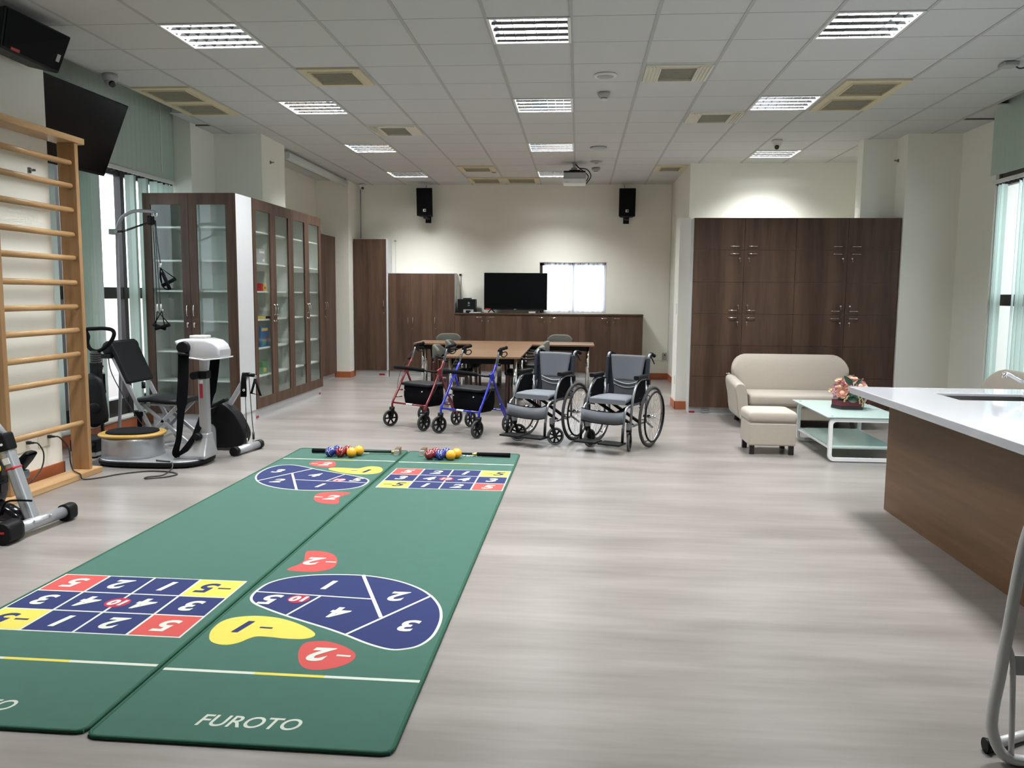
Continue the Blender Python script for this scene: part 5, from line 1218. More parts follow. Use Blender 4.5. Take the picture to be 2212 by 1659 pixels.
# ================================================================== ROLLATOR WALKERS
def spoked_wheel(c, r, axis, spokes=6, tw=0.022, tyre=M_rubber, rim=M_black, yaw=0):
    """returns (tyre mesh, rim mesh) for a small plastic wheel; axis is the axle direction"""
    Q = rot_to(axis); c = Vector(c)
    a = MB(tyre); n = 28
    prof = [(r-0.016, -tw/2), (r-0.004, -tw/2), (r, -tw/4), (r, tw/4), (r-0.004, tw/2), (r-0.016, tw/2)]
    vs = []; fs = []
    for k in range(n):
        for (R_, h) in prof: vs.append(c+Q @ Vector((math.cos(2*PI*k/n)*R_, math.sin(2*PI*k/n)*R_, h)))
    m = len(prof)
    for k in range(n):
        for j in range(m): fs.append((k*m+j, k*m+(j+1) % m, ((k+1) % n)*m+(j+1) % m, ((k+1) % n)*m+j))
    a.add(vs, fs, True)
    b = MB(rim); R2 = r-0.014; vs = []; fs = []
    for k in range(n):
        for (R_, h) in ((R2, -tw*0.4), (R2, tw*0.4), (R2-0.012, tw*0.4), (R2-0.012, -tw*0.4)): vs.append(c+Q @ Vector((math.cos(2*PI*k/n)*R_, math.sin(2*PI*k/n)*R_, h)))
    for k in range(n):
        for j in range(4): fs.append((k*4+j, k*4+(j+1) % 4, ((k+1) % n)*4+(j+1) % 4, ((k+1) % n)*4+j))
    b.add(vs, fs)
    b.cyl(c+Q @ Vector((0, 0, -tw*0.6)), c+Q @ Vector((0, 0, tw*0.6)), 0.018, n=14)
    for k in range(spokes):
        t_ = 2*PI*k/spokes+yaw; u = Q @ Vector((math.cos(t_), math.sin(t_), 0)); w = Q @ Vector((-math.sin(t_), math.cos(t_), 0)); z = Q @ Vector((0, 0, 1))
        p, q = c+u*0.012, c+u*(R2-0.008)
        b.add([p-w*0.007-z*tw*0.3, p+w*0.007-z*tw*0.3, p+w*0.007+z*tw*0.3, p-w*0.007+z*tw*0.3, q-w*0.009-z*tw*0.3, q+w*0.009-z*tw*0.3, q+w*0.009+z*tw*0.3, q-w*0.009+z*tw*0.3], [(0, 3, 2, 1), (4, 5, 6, 7), (0, 1, 5, 4), (1, 2, 6, 5), (2, 3, 7, 6), (3, 0, 4, 7)])
    return a, b
def walker(paint, label, loc, rz):
    t = thing('rollator_walker', label, 'walker', (0, 0, 0), 0, 'four wheeled walkers in a row')
    WX = 0.255
    for s in (-1, 1):
        x = s*WX
        a, b = spoked_wheel((x, -0.03, 0.0925), 0.0925, (1, 0.12*s-0.15, 0), 6, 0.024)
        w = a.build('wheel', parent=t); b.build('wheel_rim', parent=w)
        f = MB(M_black)   # caster fork
        f.loft([[(x+u, -0.005+v+d, z) for u, v in rr(0, 0, 0.058, 0.05, 0.02, 3)] for z, d in ((0.15, -0.012), (0.19, -0.002), (0.215, 0.0))]); 
        for k in (-1, 1): f.bar((x+k*0.02, -0.03, 0.085), (x+k*0.02, -0.01, 0.16), 0.006, 0.035, (0, 1, 0))
        f.build('caster_fork', parent=t)
        a, b = spoked_wheel((x, 0.50, 0.0925), 0.0925, (1, 0, 0), 6, 0.024)
        w = a.build('wheel', parent=t); b.build('wheel_rim', parent=w)
        J = (x, 0.225, 0.615)
        g = MB(paint); g.tube([(x, 0.0, 0.21), (x, 0.005, 0.27), (x, 0.09, 0.40), (x*0.985, 0.21, 0.60), (x*0.96, 0.30, 0.735)], 0.0125, 12, sm=3); g.build('front_leg', parent=t)
        g = MB(paint); g.tube([J, (x, 0.33, 0.40), (x, 0.50, 0.17)], 0.0125, 12, sm=2); g.bar((x, 0.37, 0.32), (x, 0.50, 0.12), 0.012, 0.042, (0, 1, 0)); g.build('rear_leg', parent=t)
        g = MB(paint); g.obox((x, 0.215, 0.615), (0.03, 0.06, 0.075), (0.35, 0, 0)); g.build('joint_plate', parent=t, bevel=0.008)
        g = MB(M_gunmet); g.tube([(x*0.96, 0.29, 0.72), (x*0.95, 0.345, 0.84), (x*0.95, 0.36, 0.875)], 0.010, 10); g.build('handle_tube', parent=t)
        h = MB(M_foam); h.tube([(x*0.95, 0.352, 0.875), (x*0.95, 0.39, 0.893), (x*0.95, 0.44, 0.897), (x*0.95, 0.49, 0.905)], [0.015, 0.018, 0.016, 0.018, 0.016, 0.019], 12, sm=4); h.build('hand_grip', parent=t)
        h = MB(M_black); h.obox((x*0.95, 0.375, 0.855), (0.028, 0.05, 0.05)); h.tube([(x*0.95, 0.37, 0.845), (x*0.95, 0.41, 0.815), (x*0.95, 0.46, 0.81), (x*0.95, 0.50, 0.835), (x*0.95, 0.475, 0.86), (x*0.95, 0.42, 0.855)], 0.006, 8, sm=4); h.build('brake_lever', parent=t)
        h = MB(M_black); h.cyl((x+s*0.014, 0.30, 0.735), (x+s*0.045, 0.30, 0.735), 0.015, n=10); h.build('height_knob', parent=t)
        h = MB(M_cable); h.tube([(x*0.95, 0.37, 0.85), (x*1.12, 0.28, 0.76), (x*1.22, 0.20, 0.62), (x*1.16, 0.12, 0.45), (x*1.03, 0.10, 0.38)], 0.0028, 6, sm=5); h.build('brake_cable', parent=t)
        h = MB(paint); h.tube([(x, 0.09, 0.40), (x*0.82, 0.12, 0.40)], 0.009, 8); h.tube([(x, 0.05, 0.32), (x*0.82, 0.11, 0.325)], 0.006, 8); h.build('seat_bracket', parent=t)
    g = MB(paint); g.tube([(-WX, 0.01, 0.262), (WX, 0.01, 0.262)], 0.010, 10); g.tube([(-WX, 0.455, 0.235), (WX, 0.455, 0.235)], 0.009, 10); g.build('cross_bar', parent=t)
    g = MB(M_whst); g.cyl((-0.045, 0.01, 0.262), (0.045, 0.01, 0.262), 0.0108, n=12); g.build('white_label', parent=t)
    g = MB(M_foam); g.tube([(-WX*0.93, 0.08, 0.655), (-0.19, -0.015, 0.663), (-0.07, -0.055, 0.668), (0.05, -0.05, 0.665), (0.15, -0.005, 0.655), (0.20, 0.04, 0.645)], 0.021, 14, sm=5); g.build('padded_backrest', parent=t)
    g = MB(M_black); g.tube([(-WX*0.96, 0.20, 0.62), (-WX*0.96, 0.14, 0.645), (-WX*0.92, 0.08, 0.655)], 0.010, 8, sm=3); g.tube([(0.19, 0.03, 0.648), (0.23, 0.10, 0.63), (WX*0.97, 0.20, 0.618)], 0.010, 8, sm=3); g.build('backrest_bracket', parent=t)
    g = MB(M_leather); g.loft([[(u, v+0.235, z) for u, v in rr(0, 0, w_, d_, 0.03, 4)] for z, w_, d_ in ((0.452, 0.40, 0.27), (0.46, 0.43, 0.30), (0.478, 0.43, 0.30), (0.49, 0.40, 0.27))]); g.build('seat', parent=t)
    g = MB(M_nylon); g.loft([[(u, v+0.235, z) for u, v in rr(0, 0, w_, d_, 0.03, 4)] for z, w_, d_ in ((0.235, 0.34, 0.20), (0.26, 0.38, 0.235), (0.34, 0.40, 0.255), (0.45, 0.395, 0.25))]); g.build('storage_bag', parent=t)
    g = MB(M_whst); g.cyl((0.10, 0.098, 0.40), (0.10, 0.108, 0.40), 0.007, n=10); g.cyl((-0.17, 0.10, 0.40), (-0.17, 0.108, 0.40), 0.006, n=10); g.build('snap_button', parent=t)
    t.location = (*loc, 0); t.rotation_euler = (0, 0, math.radians(rz)); return t
walker(M_redp, 'maroon framed rollator walker, leftmost of the row of walkers and wheelchairs', (-1.83, 8.87), -33)
walker(M_bluep, 'royal blue framed rollator walker with black seat bag', (-1.212, 8.475), -31)

# ================================================================== WHEELCHAIRS
def wheelchair(label, loc, rz, swivel, strap_sag):
    t = thing('wheelchair', label, 'wheelchair', (0, 0, 0), 0, 'grey wheelchairs side by side')
    # big wheels
    for s in (-1, 1):
        x = s*0.29; c = Vector((x, 0, 0.298)); ax = Vector((1, 0, -0.03*s))
        w = MB(M_rubber); w.torus(c, ax, 0.284, 0.0145, 56, 10); w = w.build('rear_wheel', parent=t)
        b = MB(M_steel); b.torus(c, ax, 0.266, 0.008, 56, 8); b.build('rim', parent=w)
        b = MB(M_black); b.torus(c+Vector((s*0.034, 0, 0)), ax, 0.243, 0.0095, 56, 8); 
        for k in range(6):
            a = 2*PI*k/6; b.cyl(c+Vector((0, math.cos(a)*0.262, math.sin(a)*0.262)), c+Vector((s*0.034, math.cos(a)*0.243, math.sin(a)*0.243)), 0.0045, n=6)
        b.build('push_ring', parent=w)
        b = MB(M_chrome); b.cyl(c-Vector((s*0.03, 0, 0)), c+Vector((s*0.03, 0, 0)), 0.020, n=16); b.cyl(c+Vector((s*0.03, 0, 0)), c+Vector((s*0.045, 0, 0)), 0.012, n=12); b.build('hub', parent=w)
        b = MB(M_steel)
        for k in range(24):
            a = 2*PI*k/24; a2 = a+(0.55 if k % 2 else -0.55); sd = (0.022 if k % 4 < 2 else -0.022)
            b.cyl(c+Vector((sd, math.cos(a2)*0.018, math.sin(a2)*0.018)), c+Vector((0, math.cos(a)*0.262, math.sin(a)*0.262)), 0.0011, n=5)
        b.build('spokes', parent=w)
    # casters
    for s in (-1, 1):
        x = s*0.215; sw = swivel[0 if s < 0 else 1]; sa, ca = math.sin(sw), math.cos(sw)
        P = Vector((x, -0.36, 0)); off = Vector((-sa*0.035, ca*0.035, 0))
        c = P+off+Vector((0, 0, 0.087)); axd = Vector((ca, sa, 0))
        a, b = spoked_wheel(c, 0.087, axd, 7, 0.024, M_tyre, M_black)
        w = a.build('caster_wheel', parent=t); b.build('wheel_rim', parent=w)
        f = MB(M_black)
        for k in (-1, 1): f.bar(c+axd*k*0.02, P+axd*k*0.018+Vector((0, 0, 0.19)), 0.006, 0.028)
        f.cyl(P+Vector((0, 0, 0.185)), P+Vector((0, 0, 0.205)), 0.026, n=14); f.build('caster_fork', parent=t)
        f = MB(M_gunmet); f.box(x-0.02, x+0.02, -0.385, -0.335, 0.205, 0.27); f.build('caster_housing', parent=t, bevel=0.006)
        # side frame tubes
        f = MB(M_gunmet)
        xo = s*0.232
        f.tube([(xo, -0.02, 0.665), (xo, -0.14, 0.665), (xo, -0.235, 0.63), (xo, -0.30, 0.55), (xo, -0.345, 0.42), (xo, -0.365, 0.22)], 0.0125, 12, sm=5)
        f.build('arm_tube', parent=t)
        f = MB(M_gunmet)
        f.tube([(xo*0.93, 0.06, 0.435), (xo*0.93, -0.25, 0.435), (xo*0.93, -0.36, 0.435), (xo*0.93, -0.44, 0.41), (xo*0.93, -0.475, 0.34), (xo*0.93, -0.50, 0.22)], 0.0125, 12, sm=5)
        f.tube([(xo*0.95, 0.05, 0.235), (xo*0.95, -0.36, 0.235)], 0.0115, 10); f.tube([(xo*0.95, 0.03, 0.235), (xo*0.95, 0.03, 0.64)], 0.0115, 10); f.cyl((xo*0.9, 0, 0.298), (s*0.27, 0, 0.298), 0.013, n=12)
        f.build('side_frame', parent=t)
        f = MB(M_black); f.tube([(xo*0.93, -0.50, 0.24), (xo*0.93, -0.51, 0.10)], 0.0135, 12); f.build('footrest_post', parent=t)
        f = MB(M_black); x0_, x1_ = (-0.235, -0.01) if s < 0 else (0.01, 0.235)
        f.box(x0_, x1_, -0.62, -0.46, 0.085, 0.105); f.build('foot_plate', parent=t, bevel=0.006)
        # back cane, push handle
        f = MB(M_gunmet); f.tube([(xo*0.93, 0.045, 0.42), (xo*0.93, 0.055, 0.65), (xo*0.93, 0.075, 0.84), (xo*0.93, 0.095, 0.885), (xo*0.93, 0.14, 0.895)], 0.013, 12, sm=4); f.build('back_cane', parent=t)
        f = MB(M_foam); f.tube([(xo*0.93, 0.13, 0.896), (xo*0.93, 0.175, 0.887), (xo*0.93, 0.225, 0.872)], [0.017, 0.019, 0.016, 0.018], 12, sm=4); f.build('push_handle', parent=t)
        f = MB(M_black); f.tube([(xo*0.93, 0.12, 0.875), (xo*0.96, 0.16, 0.84), (xo*0.98, 0.20, 0.795)], 0.006, 8, sm=3); f.obox((xo*0.93, 0.115, 0.87), (0.03, 0.03, 0.03)); f.build('brake_lever', parent=t)
        f = MB(M_navy); f.obox((xo*0.93, 0.062, 0.72), (0.034, 0.034, 0.28), (-0.10, 0, 0)); f.build('cane_sleeve', parent=t, bevel=0.008)
        f = MB(M_black); f.loft([[(xo+u, y, 0.69+v) for u, v in rr(0, 0, 0.052, 0.038, 0.014, 4)] for y in (-0.255, -0.245, -0.03, -0.02)]); f.build('armrest_pad', parent=t)
        f = MB(M_nylon); sp = [(-0.01, 0.46), (-0.01, 0.655), (-0.16, 0.65), (-0.24, 0.60), (-0.30, 0.50), (-0.31, 0.46)]; f.prism([(a_, b_) for a_, b_ in sp], xo*0.95-0.004, xo*0.95+0.004, 'yz'); f.build('side_guard', parent=t)
        f = MB(M_black); f.box(xo-0.02, xo+0.02, 0.02, 0.06, 0.60, 0.655); f.build('arm_pivot', parent=t, bevel=0.006)
        f = MB(M_black); f.tube([(xo*1.02, -0.16, 0.42), (xo*1.10, -0.20, 0.47), (xo*1.12, -0.23, 0.50)], 0.006, 8); f.cyl((xo*1.02, -0.17, 0.40), (s*0.285, -0.26, 0.42), 0.006, n=8); f.build('wheel_brake', parent=t)
        f = MB(M_gunmet); f.cyl((xo*0.95, 0.05, 0.235), (xo*0.95, 0.21, 0.16), 0.011, n=10); f.build('tipping_lever', parent=t)
    # folding cross brace
    b = MB(M_black); b.bar((-0.20, -0.22, 0.44), (0.20, -0.20, 0.22), 0.024, 0.036, (0, 1, 0)); b.bar((0.20, -0.16, 0.44), (-0.20, -0.16, 0.22), 0.024, 0.036, (0, 1, 0))
    b.bar((-0.20, 0.0, 0.44), (0.20, -0.02, 0.22), 0.024, 0.036, (0, 1, 0)); b.build('cross_brace', parent=t, bevel=0.004)
    # seat cushion and sling
    b = MB(M_gfab)
    b.loft([[(u, y, 0.475+v+d) for u, v in rr(0, 0, 0.385, 0.045, 0.02, 5)] for y, d in ((-0.395, -0.012), (-0.375, 0.0), (-0.20, 0.006), (-0.02, 0.0), (0.02, -0.005))]); b.build('seat_cushion', parent=t)
    b = MB(M_nylon); b.box(-0.212, 0.212, -0.385, 0.03, 0.44, 0.454); b.build('seat_sling', parent=t, bevel=0.004)
    # back rest: narrow at the waist, wide at the top, with two curved seams
    rows = []
    n = 14
    for k in range(21):
        f_ = k/20; z = 0.455+f_*0.425
        hw = 0.158-0.012*math.sin(min(1, f_*2.2)*PI)+0.028*max(0, f_-0.30)/0.7 if f_ > 0.3 else 0.158-0.006*f_
        hw = 0.128+0.056*(max(0.0, f_-0.22)/0.78)**0.75
        rows.append([(hw*(2*j/n-1), 0.030+0.045*f_+0.028*(1-(2*j/n-1)**2), z) for j in range(n+1)])
    def sheet(mb_, rws, th, off=0):
        vs = [Vector(p)+Vector((0, off, 0)) for r in rws for p in r]; m_ = len(rws[0]); L = len(rws); vs2 = [v+Vector((0, th, 0)) for v in vs]; fs = []
        for i in range(L-1):
            for j in range(m_-1): a = i*m_+j; fs.append((a, a+1, a+m_+1, a+m_)); fs.append((a+L*m_, a+m_+L*m_, a+m_+1+L*m_, a+1+L*m_))
        for i in range(L-1):
            for j in (0, m_-1): a = i*m_+j; fs.append((a, a+m_, a+m_+L*m_, a+L*m_))
        for j in range(m_-1):
            for i in (0, L-1): a = i*m_+j; fs.append((a, a+1, a+1+L*m_, a+L*m_))
        mb_.add(vs+vs2, fs, True)
    b = MB(M_gfab); sheet(b, rows[8:], 0.018); up = b.build('upper_back_panel', parent=t)
    low = MB(M_gfab2); sheet(low, rows[:9], 0.017, 0.001); low.build('lower_back_panel', parent=t)
    b = MB(M_navy)
    wide = [[(x*1.28 if abs(x) > 0 else 0, y+0.012, z) for x, y, z in r] for r in rows]; wide = [[(math.copysign(min(abs(x), 0.208), x), 0.055+0.045*(z-0.455)/0.425, z) for x, y, z in r] for r in wide]
    wide = [[(0.205*(2*j/n-1), 0.058+0.042*(k/20)+0.022*(1-(2*j/n-1)**2), 0.455+0.40*k/20) for j in range(n+1)] for k in range(21)]
    sheet(b, wide, 0.006); b.build('back_sling', parent=t)
    for z0 in (0.595, 0.558):
        b = MB(M_pipe); b.tube([(0.136*(2*j/12-1), 0.040+0.016+0.022*(1-(2*j/12-1)**2)-0.016, z0+0.040*((2*j/12-1)**2)) for j in range(13)], 0.0055, 6, sm=2); b.build('back_piping', parent=up)
    # calf strap
    b = MB(M_gfab); pts = []
    m_ = 16; rws = []
    for zz in (0.285, 0.40):
        rws.append([(0.218*(2*j/m_-1), -0.505+strap_sag*(1-abs(2*j/m_-1)**1.6)+(0.345-zz)*-0.1, zz-(0.040*(1-(2*j/m_-1)**2))) for j in range(m_+1)])
    sheet(b, rws, 0.006); st = b.build('calf_strap', parent=t)
    b = MB(M_nylon)
    for r in rws: b.tube([Vector(p)+Vector((0, 0.003, 0)) for p in r], 0.0045, 6)
    b.build('strap_edging', parent=st)
    t.location = (*loc, 0); t.rotation_euler = (0, 0, math.radians(rz)); return t
wheelchair('grey wheelchair beside the blue walker, its footrest behind its neighbour', (-0.263, 8.449), -27, (-0.95, -0.75), 0.10)
wheelchair('rightmost grey wheelchair, standing nearest the locker alcove', (0.468, 8.188), -27, (-0.16, 0.25), 0.12)

# ================================================================== TABLES AND CHAIRS
def long_table(x0, x1, y0, y1, label, legs):
    t = thing('training_table', label, 'table', ((x0+x1)/2, (y0+y1)/2, 0), 0, 'wood topped tables pushed together')
    b = MB(M_table); b.box(x0, x1, y0, y1, 0.675, 0.70); b.build('tabletop', parent=t, bevel=0.003)
    for x, y in legs:
        b = MB(M_chrome); b.cyl((x, y, 0.006), (x, y, 0.674), 0.026, n=18); b.build('leg', parent=t)
    b = MB(M_black); b.box(x0+0.08, x1-0.08, y0+0.10, y0+0.125, 0.60, 0.674); b.box(x0+0.08, x1-0.08, y1-0.125, y1-0.10, 0.60, 0.674); b.box(x0+0.08, x0+0.105, y0+0.10, y1-0.10, 0.60, 0.674); b.box(x1-0.105, x1-0.08, y0+0.10, y1-0.10, 0.60, 0.674); b.build('under_frame', parent=t)
def corners(x0, x1, y0, y1, ix=0.10, iy=0.16): return [(x0+ix, y0+iy), (x1-ix, y0+iy), (x0+ix, y1-iy), (x1-ix, y1-iy)]
long_table(-2.58, -1.155, 12.87, 13.72, 'left table of the two standing across before the back cupboards', corners(-2.58, -1.155, 12.87, 13.72, 0.10, 0.30))
long_table(-1.15, 0.26, 12.87, 13.72, 'right table of the two standing across before the back cupboards', corners(-1.15, 0.26, 12.87, 13.72, 0.10, 0.30))
long_table(-1.66, -0.70, 11.52, 12.86, 'farther table of the two standing lengthwise between the side chairs', corners(-1.66, -0.70, 11.52, 12.86))
long_table(-1.66, -0.70, 10.17, 11.515, 'nearer lengthwise table, its end right behind the walkers', corners(-1.66, -0.70, 10.17, 11.515, 0.075, 0.12))
def table_chair(label, loc, rz):
    t = thing('armchair', label, 'chair', (0, 0, 0), 0, 'dark wooden chairs around the tables')
    for s in (-1, 1):
        for y, top in ((-0.20, 0.42), (0.22, 0.58)):
            b = MB(M_darkred); b.bar((s*0.225, y, 0.0), (s*0.22, y*0.95+(0.03 if y > 0 else 0), top), 0.034, 0.034); b.build('leg', parent=t, bevel=0.005)
        b = MB(M_black); b.tube([(s*0.225, -0.20, 0.42), (s*0.235, -0.21, 0.60), (s*0.235, -0.12, 0.635), (s*0.23, 0.10, 0.635), (s*0.20, 0.22, 0.66)], 0.014, 10, sm=4); b.build('armrest', parent=t)
    b = MB(M_darkred); b.box(-0.215, 0.215, -0.20, 0.22, 0.385, 0.42); b.build('seat_frame', parent=t, bevel=0.004)
    b = MB(M_leather); b.loft([[(u, v, z) for u, v in rr(0, -0.01, w_, w_*0.98, 0.05, 4)] for z, w_ in ((0.42, 0.43), (0.43, 0.45), (0.455, 0.45), (0.47, 0.41))]); b.build('seat', parent=t)
    b = MB(M_chairf); rings = []
    for k in range(13):
        f = k/12; x = -0.215+0.43*f; y = 0.27-0.10*abs(2*f-1)**2.2; e = max(0.25, 1-abs(2*f-1)**6)
        rings.append([(x, y+u, 0.705+v) for u, v in rr(0, 0, 0.045, 0.185*e, 0.02, 4)])
    b.loft(rings); b.build('backrest', parent=t)
    t.location = (*loc, 0); t.rotation_euler = (0, 0, math.radians(rz)); return t
c0 = table_chair('dark chair behind the left cross table, grey back rising above it', (-2.22, 13.98), 0)
for (l, p, r) in (('dark chair behind the right cross table, grey back rising above it', (-0.30, 13.98), 0),
                  ('dark chair on the right side of the nearer lengthwise table', (-0.72, 10.95), -90),
                  ('dark chair on the right side of the farther lengthwise table', (-0.70, 12.15), -90),
                  ('dark chair on the left side of the nearer lengthwise table', (-1.64, 10.95), 90),
                  ('dark chair on the left side of the farther lengthwise table', (-1.66, 12.15), 90)):
    dup(c0, (*p, 0), math.radians(r), l)

# ================================================================== SOFAS
def sofa(label, loc, rz, grp='beige upholstered seats'):
    t = thing('sofa', label, 'sofa', (0, 0, 0), 0, grp); Wd = 0.645
    # back with rounded wings curling forward
    b = MB(M_sofa); rings = []
    N = 26
    for k in range(N+1):
        f = 2*k/N-1; x = 0.67*math.copysign(math.sin(abs(f)*PI/2)**0.9, f)
        zc = 0.605; g_ = min(1.0, max(0.0, (abs(x)-0.50)/0.171)); e = math.sqrt(max(0.004, 1-g_*g_))
        q_ = min(1.0, max(0.0, (abs(x)-0.54)/0.05)); zb = 0.22*(1-q_)+(zc-0.19*e)*q_
        zt_ = zc+0.185*e; cy = 0.30-0.10*abs(f)**3; th = 0.20*max(0.25, (1-abs(f)**6)**0.5)
        m = 24; ring = []
        for j in range(m):
            a = 2*PI*j/m; ca, sa = math.cos(a), math.sin(a)
            yy = math.copysign(abs(ca)**0.75, ca)*th/2; v = math.copysign(abs(sa)**0.85, sa)
            zz = (zt_+zb)/2+v*(zt_-zb)/2
            ring.append((x, cy+yy+0.10*(zz-0.5)*1.0, zz))
        rings.append(ring)
    b.loft(rings); b.build('backrest', parent=t)
    for s in (-1, 1):
        b = MB(M_sofa); rings = []
        for k in range(11):
            f = k/10; y = -0.38+0.62*f; top = 0.50+0.05*f; e = max(0.35, math.sqrt(max(0, 1-(1-min(1, f*5))**2)))
            m = 20; ring = []
            for j in range(m):
                a = 2*PI*j/m; ca, sa = math.cos(a), math.sin(a)
                v = math.copysign(abs(sa)**0.7, sa); zz = 0.09+(top-0.09)*(v+1)/2
                flare = 0.045*((zz-0.09)/(top-0.09))**2
                wid = (0.062+0.03*max(0, (zz-0.35)/0.2))*(0.8+0.2*e)
                ring.append((s*(Wd-0.01+flare)+math.copysign(abs(ca)**0.7, ca)*wid, y-(0.015*e if f < 0.2 else 0), zz*(1 if f > 0.1 else 0.985)))
            rings.append(ring)
        b.loft(rings); b.build('arm', parent=t)
    b = MB(M_sofa); b.box(-Wd+0.04, Wd-0.04, -0.34, 0.28, 0.09, 0.25); b.build('base', parent=t, bevel=0.02, seg=3)
    b = MB(M_sofa); b.loft([[(x, -0.10+u, 0.315+v) for u, v in rr(0, 0, 0.58-i_, 0.135-i_*0.6, 0.04, 5)] for x, i_ in ((-Wd+0.075, 0.05), (-Wd+0.095, 0.0), (Wd-0.095, 0.0), (Wd-0.075, 0.05))]); b.build('seat_cushion', parent=t)
    for sx in (-1, 1):
        for y in (-0.30, 0.24):
            b = MB(M_espr); b.bar((sx*0.57, y, 0.10), (sx*0.59, y-0.01, 0.0), 0.045, 0.045); b.build('leg', parent=t)
    t.location = (*loc, 0); t.rotation_euler = (0, 0, math.radians(rz)); return t
sofa('beige two seat sofa with rounded winged back before the lockers', (2.50, 9.74), 0)
sofa('taupe sofa at the right edge, only its rounded back above the counter', (3.80, 7.78), -90)
t = thing('ottoman', 'small beige upholstered ottoman with black feet before the sofa', 'ottoman', (1.82, 7.97, 0), 0, 'beige upholstered seats')
b = MB(M_sofa); b.box(1.605, 2.035, 7.76, 8.18, 0.085, 0.30); b.build('body', parent=t, bevel=0.015, seg=3)
b = MB(M_sofa); b.loft([[(x, y, z) for x, y in rr(1.82, 7.97, w_, w_-0.01, 0.04, 5)] for z, w_ in ((0.312, 0.43), (0.322, 0.445), (0.385, 0.44), (0.402, 0.41), (0.409, 0.36))]); b.build('lid_cushion', parent=t)
b = MB(M_sofa); b.box(1.608, 2.032, 7.763, 8.177, 0.301, 0.311); b.build('piping', parent=t, bevel=0.004)
for x in (1.64, 2.0):
    for y in (7.80, 8.14):
        b = MB(M_espr); b.bar((x, y, 0.09), (x, y-0.005, 0.0), 0.045, 0.045); b.build('leg', parent=t, bevel=0.004)

# ================================================================== GLASS COFFEE TABLE AND FLOWERS
t = thing('coffee_table', 'white metal coffee table with frosted green glass top and lower shelf', 'table', (2.56, 8.08, 0))
TX0, TX1, TY0, TY1, TZ = 2.235, 2.90, 7.48, 8.70, 0.41
for y in (TY0+0.03, TY1-0.12):
    b = MB(M_wmetal); lp = rr((TX0+TX1)/2+0.0, 0.20, TX1-TX0-0.03, 0.385, 0.05, 5); li = rr((TX0+TX1)/2, 0.20, TX1-TX0-0.09, 0.325, 0.03, 5)
    n = len(lp); w = 0.018
    vs = [(u, y-w, v) for u, v in lp]+[(u, y-w, v) for u, v in li]+[(u, y+w, v) for u, v in lp]+[(u, y+w, v) for u, v in li]; fs = []
    for k in range(n):
        q = (k+1) % n
        fs += [(k, q, n+q, n+k), (2*n+k, 3*n+k, 3*n+q, 2*n+q), (k, 2*n+k, 2*n+q, q), (n+k, n+q, 3*n+q, 3*n+k)]
    b.add(vs, fs); b.build('frame_loop', parent=t)
b = MB(M_wmetal); 
for x in (TX0+0.035, TX1-0.035): b.box(x-0.012, x+0.012, TY0+0.05, TY1-0.13, 0.115, 0.128)
b.box(TX0+0.04, TX1-0.04, TY0+0.05, TY0+0.06, 0.115, 0.128); b.build('shelf_rail', parent=t)
b = MB(M_frost); b.box(TX0-0.01, TX1, TY0, TY1, TZ-0.010, TZ); b.build('glass_top', parent=t, bevel=0.002)
b = MB(M_frost); b.box(TX0+0.05, TX1-0.05, TY0+0.03, TY1-0.12, 0.129, 0.138); b.build('glass_shelf', parent=t)
b = MB(M_chrome)
for x in (TX0+0.04, TX1-0.06):
    for y in (TY0+0.03, TY1-0.12): b.cyl((x, y, TZ), (x, y, TZ+0.003), 0.012, n=14)
b.box(TX0+0.04, TX1-0.06, TY0+0.0295, TY0+0.0305, TZ-0.0165, TZ-0.0105)
b.build('glass_fixing', parent=t)
t = thing('flower_arrangement', 'silk roses and sprigs in a burgundy box on the glass coffee table', 'flowers', (2.60, 8.10, TZ))
FX, FY, FZ = 2.60, 8.10, TZ+0.001
hexa = [(-0.155, 0.02), (-0.10, -0.11), (0.095, -0.11), (0.15, 0.02), (0.09, 0.12), (-0.09, 0.12)]
b = MB(M_espr); b.prism([(FX+x*1.02, FY+y*1.02) for x, y in hexa], FZ, FZ+0.028); b.build('box_foot', parent=t)
b = MB(M_burg); b.prism([(FX+x, FY+y) for x, y in hexa], FZ+0.028, FZ+0.085); b.build('flower_box', parent=t, bevel=0.003)
b = MB(M_leaf); b.sph((FX, FY, FZ+0.10), (0.15, 0.11, 0.06), 16, 8); b.build('green_filling', parent=t)
def rose(c, r, m, d=(0, -1, 0.3)):
    c = Vector(c); Q = rot_to(d); b = MB(m)
    for k in range(3): # cupped petal whorls
        R_ = r*(1-0.28*k); n = 5+k
        for j in range(n):
            a = 2*PI*j/n+k*0.6; vs = []; fs = []; nu, nv = 5, 5
            for iu in range(nu):
                for iv in range(nv):
                    u = (iu/(nu-1)-0.5)*1.5; v = iv/(nv-1)
                    rad = R_*(0.25+0.75*math.sin(v*1.45)); hgt = -r*0.45+R_*(0.95+0.25*k)*v*(1-0.12*u*u)
                    ang = a+u*(2*PI/n)*0.62; rad *= (1+0.10*math.cos(u*3))
                    vs.append(c+Q @ Vector((math.cos(ang)*rad, math.sin(ang)*rad, hgt)))
            for iu in range(nu-1):
                for iv in range(nv-1): q = iu*nv+iv; fs.append((q, q+1, q+nv+1, q+nv))
            b.add(vs, fs, True)
    b.sph(c, r*0.5, 10, 8)
    o = b.build('rose', parent=t, fix=False); return o
